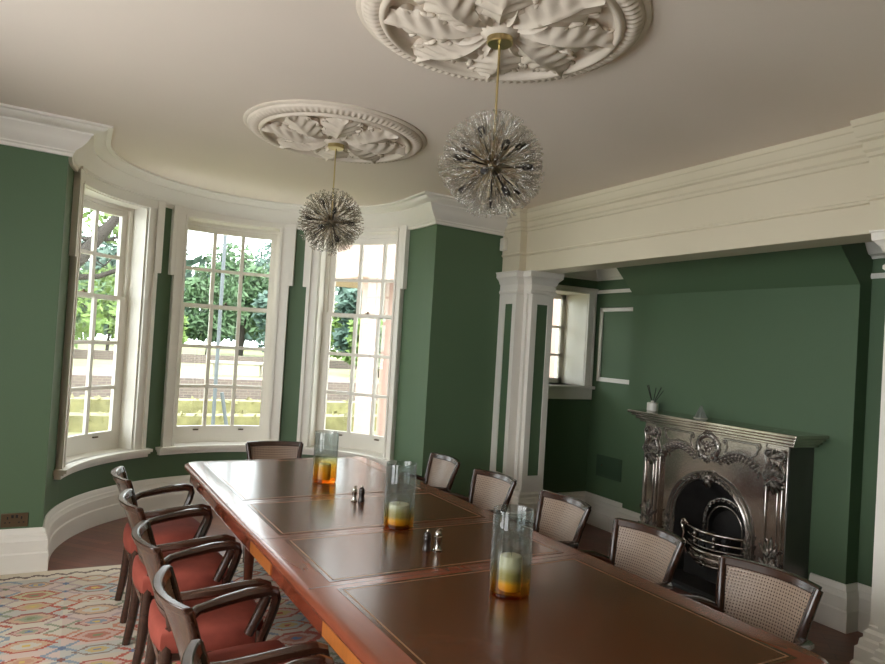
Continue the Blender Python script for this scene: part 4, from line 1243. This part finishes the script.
TREES = [(-3.6, 46, 9.2, 3.4, 'leaf_b', 'dark tree beyond the walls seen in the left panes of the middle window'),
         (3.0, 56, 9.4, 4.0, 'leaf_b', 'blue green tree beyond the walls seen left of the grey post'),
         (9.2, 46, 8.2, 3.2, 'leaf_a', 'green tree beyond the walls behind the grey post'),
         (15.2, 58, 10.4, 4.0, 'leaf_b', 'blue green tree beyond the walls right of the grey post'),
         (18.4, 43, 7.0, 3.0, 'leaf_a', 'green tree in the left panes of the right window, set back'),
         (11.8, 30, 5.4, 1.8, 'leaf_b', 'tall shrub filling the left panes of the right window'),
         (3.2, 35.4, 2.8, 1.5, 'leaf_c', 'bright green round shrub left of the grey post'),
         (11.0, 26.5, 2.4, 1.3, 'leaf_c', 'bright green shrub low in the right window'),
         (25, 50, 8.5, 3.6, 'leaf_a', 'green tree behind the pink columns'),
         (-1.6, 30, 5.2, 2.4, 'leaf_a', 'mid green tree seen through the left window, beyond the large trunk')]
for k, (x, y, h, rd, lm, lb) in enumerate(TREES): tree(x, y, h, rd, M[lm], lb, 20 + k)
for k in range(11):
    x = -8 + k * 4.6; r = random.Random(90 + k); root = empty('shrub', (x, 37.5 + (k % 3) * 1.4, .06))
    tag(root, 'dense green shrub in the belt behind the taller brick wall', 'shrub', 'shrubs in the belt behind the taller brick wall')
    m = MB()
    for q in range(9): leaf_cloud(m, (r.uniform(-1.3, 1.3), r.uniform(-.4, .4), r.uniform(.85, 3.8)), (.95, .6, .75), 240, .2, r)
    m.build('foliage', M[('leaf_a', 'leaf_b', 'leaf_c')[k % 3] if k % 4 else 'leaf_b'], root)
    MB().tube([(0, 0, 0), (.05, 0, 1.0), (0, 0, 2.2)], [.09, .07, .03], 6).clamp().build('stem', M['bark'], root)
m = MB(); r = random.Random(77)
for k in range(6500):
    q = V(r.uniform(-35, 62), r.uniform(66, 71), max(1.2, r.uniform(.3, 8.5) * (.6 + .4 * abs(math.sin(k * .013))))); a = V(r.gauss(0, 1), r.gauss(0, 1), r.gauss(0, 1)).normalized(); b = a.orthogonal().normalized(); z_ = .75
    m.add([q - a * z_, q - b * z_ * .7, q + a * z_, q + b * z_ * .7], [(0, 1, 2, 3)])
tag(m.build('distant_woodland', M['leaf_b']), 'distant band of woodland closing the garden', 'woodland', None, 'stuff')
# big tree close to the left window, with leaning limbs
root = empty('large_tree', (-.9, 13.5, GZ0)); tag(root, 'large spreading tree close outside the left window', 'tree')
m = MB()
m.tube([(-.9, 0, 0), (-.7, 0, 1.2), (-.1, 0, 2.3), (.8, 0, 3.2), (1.6, .2, 4.4)], [.36, .26, .17, .12, .06], 10)
m.tube([(-.2, 0, 2.2), (-.5, .3, 3.4), (.2, .4, 4.2), (1.3, .5, 4.6)], [.13, .09, .06, .03], 8)
m.tube([(.4, 0, 2.8), (1.1, .1, 2.9), (1.9, .1, 3.3)], [.07, .05, .02], 8); m.tube([(-.4, .3, 3.3), (.4, .2, 3.5), (1.2, .1, 3.6)], [.06, .04, .02], 8)
for k in range(9):
    r = random.Random(200 + k); q = V(-.5 + .22 * k, .1, 2.2 + .22 * k)
    m.tube([q, q + V(.4, .1, .25 + r.uniform(-.2, .3)), q + V(.8, .2, .35 + r.uniform(-.4, .6)), q + V(1.3, .2, .45 + r.uniform(-.6, .8))], [.035, .028, .018, .008], 6)
m.clamp().build('trunk_and_limbs', M['bark'], root, smooth=60)
m = MB(); r = random.Random(5)
for c in ((1.0, .5, 2.3), (.3, .8, 1.9), (1.6, .6, 3.9), (-.2, .9, 4.2), (.9, .9, 4.4), (1.5, .8, 2.8)): leaf_cloud(m, c, (.75, .6, .42), 210, .10, r)
m.build('foliage', M['leaf_c'], root)
# low clipped hedges in rows, brick terraces, path
def hedge(y, x0, x1, z, hgt, label):
    m = MB(); r = random.Random(int(y * 10)); m.box(x0, x1, y, y + .55, z, z + hgt * .86)
    m2 = MB(); n = int((x1 - x0) * 36)
    for _ in range(n):
        q = V(r.uniform(x0, x1), y + r.uniform(-.03, .58), z + .09 + (hgt - .09) * r.uniform(0, 1)); a = V(r.gauss(0, 1), r.gauss(0, 1), r.gauss(0, 1)).normalized(); b = a.orthogonal().normalized()
        m2.add([q - a * .08, q - b * .05, q + a * .08, q + b * .05], [(0, 1, 2, 3)])
    root = empty('box_hedge'); tag(root, label, 'hedge', 'low clipped hedges on the lawn')
    m.build('body', M['hedge'], root); m2.build('leaves', M['hedge'], root)
hedge(11.6, -6, 16, GZ0, .32, 'low clipped hedge row nearest the bow window')
hedge(14.6, -6, 18, GZ0, .36, 'low clipped hedge row second from the bow window')
hedge(17.4, -7, 20, GZ0, .40, 'low clipped hedge row before the brick wall')
f = MB().box(-14, 30, 21.5, 22.0, GZ0 - .3, .15)
tag(f.build('garden_wall', M['brick']), 'low brick retaining wall across the lawn, nearer the house', 'wall')
f = MB().box(-40, 60, 22.05, 75, GZ0, .06); tag(f.build('upper_lawn', M['lawn']), 'raised strip of lawn above the brick retaining wall', 'lawn', None, 'stuff')
f = MB().box(-18, 40, 33, 33.4, .0605, .46)
tag(f.build('garden_wall', M['brick']), 'taller brick wall in front of the trees', 'wall')
root = empty('garden_bench', (5.0, 24.6, .06)); tag(root, 'pale stone bench on the upper lawn beside the grey post', 'bench')
MB().box(-1.1, 1.1, -.22, .22, .42, .52).build('seat', M['stone'], root, bevel=.02)
for s in (-1, 1): MB().box(s * .8 - .12, s * .8 + .12, -.18, .18, 0, .42).build('leg', M['stone'], root, bevel=.02)
root = empty('garden_post', (1.80, 10.6, GZ0)); tag(root, 'slim grey post with a leaning stay outside the middle window', 'post')
MB().tube([(0, 0, 0.001), (0, 0, 3.6)], .028, 10).build('pole', M['greymetal'], root, smooth=60)
MB().tube([(.32, 0, 0), (.10, 0, 1.15)], .028, 8).clamp().build('stay', M['greymetal'], root, smooth=60)
MB().lathe([(0, 0), (.13, 0), (.13, .02), (.05, .05), (0, .05)], seg=20).build('foot', M['greymetal'], root, smooth=40)
# pink portico right of the house
root = empty('portico'); struct(root, 'pink columned portico outside the right window', 'portico')
ds = [(.371, .9365, 10.6), (.400, .922, 11.0), (.437, .899, 11.4)]
for dx, dy, t in ds:
    x, y = dx * t / math.hypot(dx, dy), dy * t / math.hypot(dx, dy)
    MB().lathe([(.21, GZ0), (.21, GZ0 + .12), (.17, GZ0 + .18), (.155, GZ0 + .25), (.165, 1.0), (.15, 2.36), (.17, 2.40), (.20, 2.48), (.20, 2.52)], (x, y, 0), 28).build('column', M['pinkstone'], root, smooth=40)
MB().box(3.55, 9.0, 9.4, 11.6, 2.52, 3.35).build('entablature', M['pinkstone'], root, bevel=.03)
f = MB().box(6.2, 9.0, 8.2, 9.2, GZ0, 3.6)
struct(f.build('outer_wing', M['pinkstone']), 'pink rendered wing of the house outside the alcove window', 'wall')
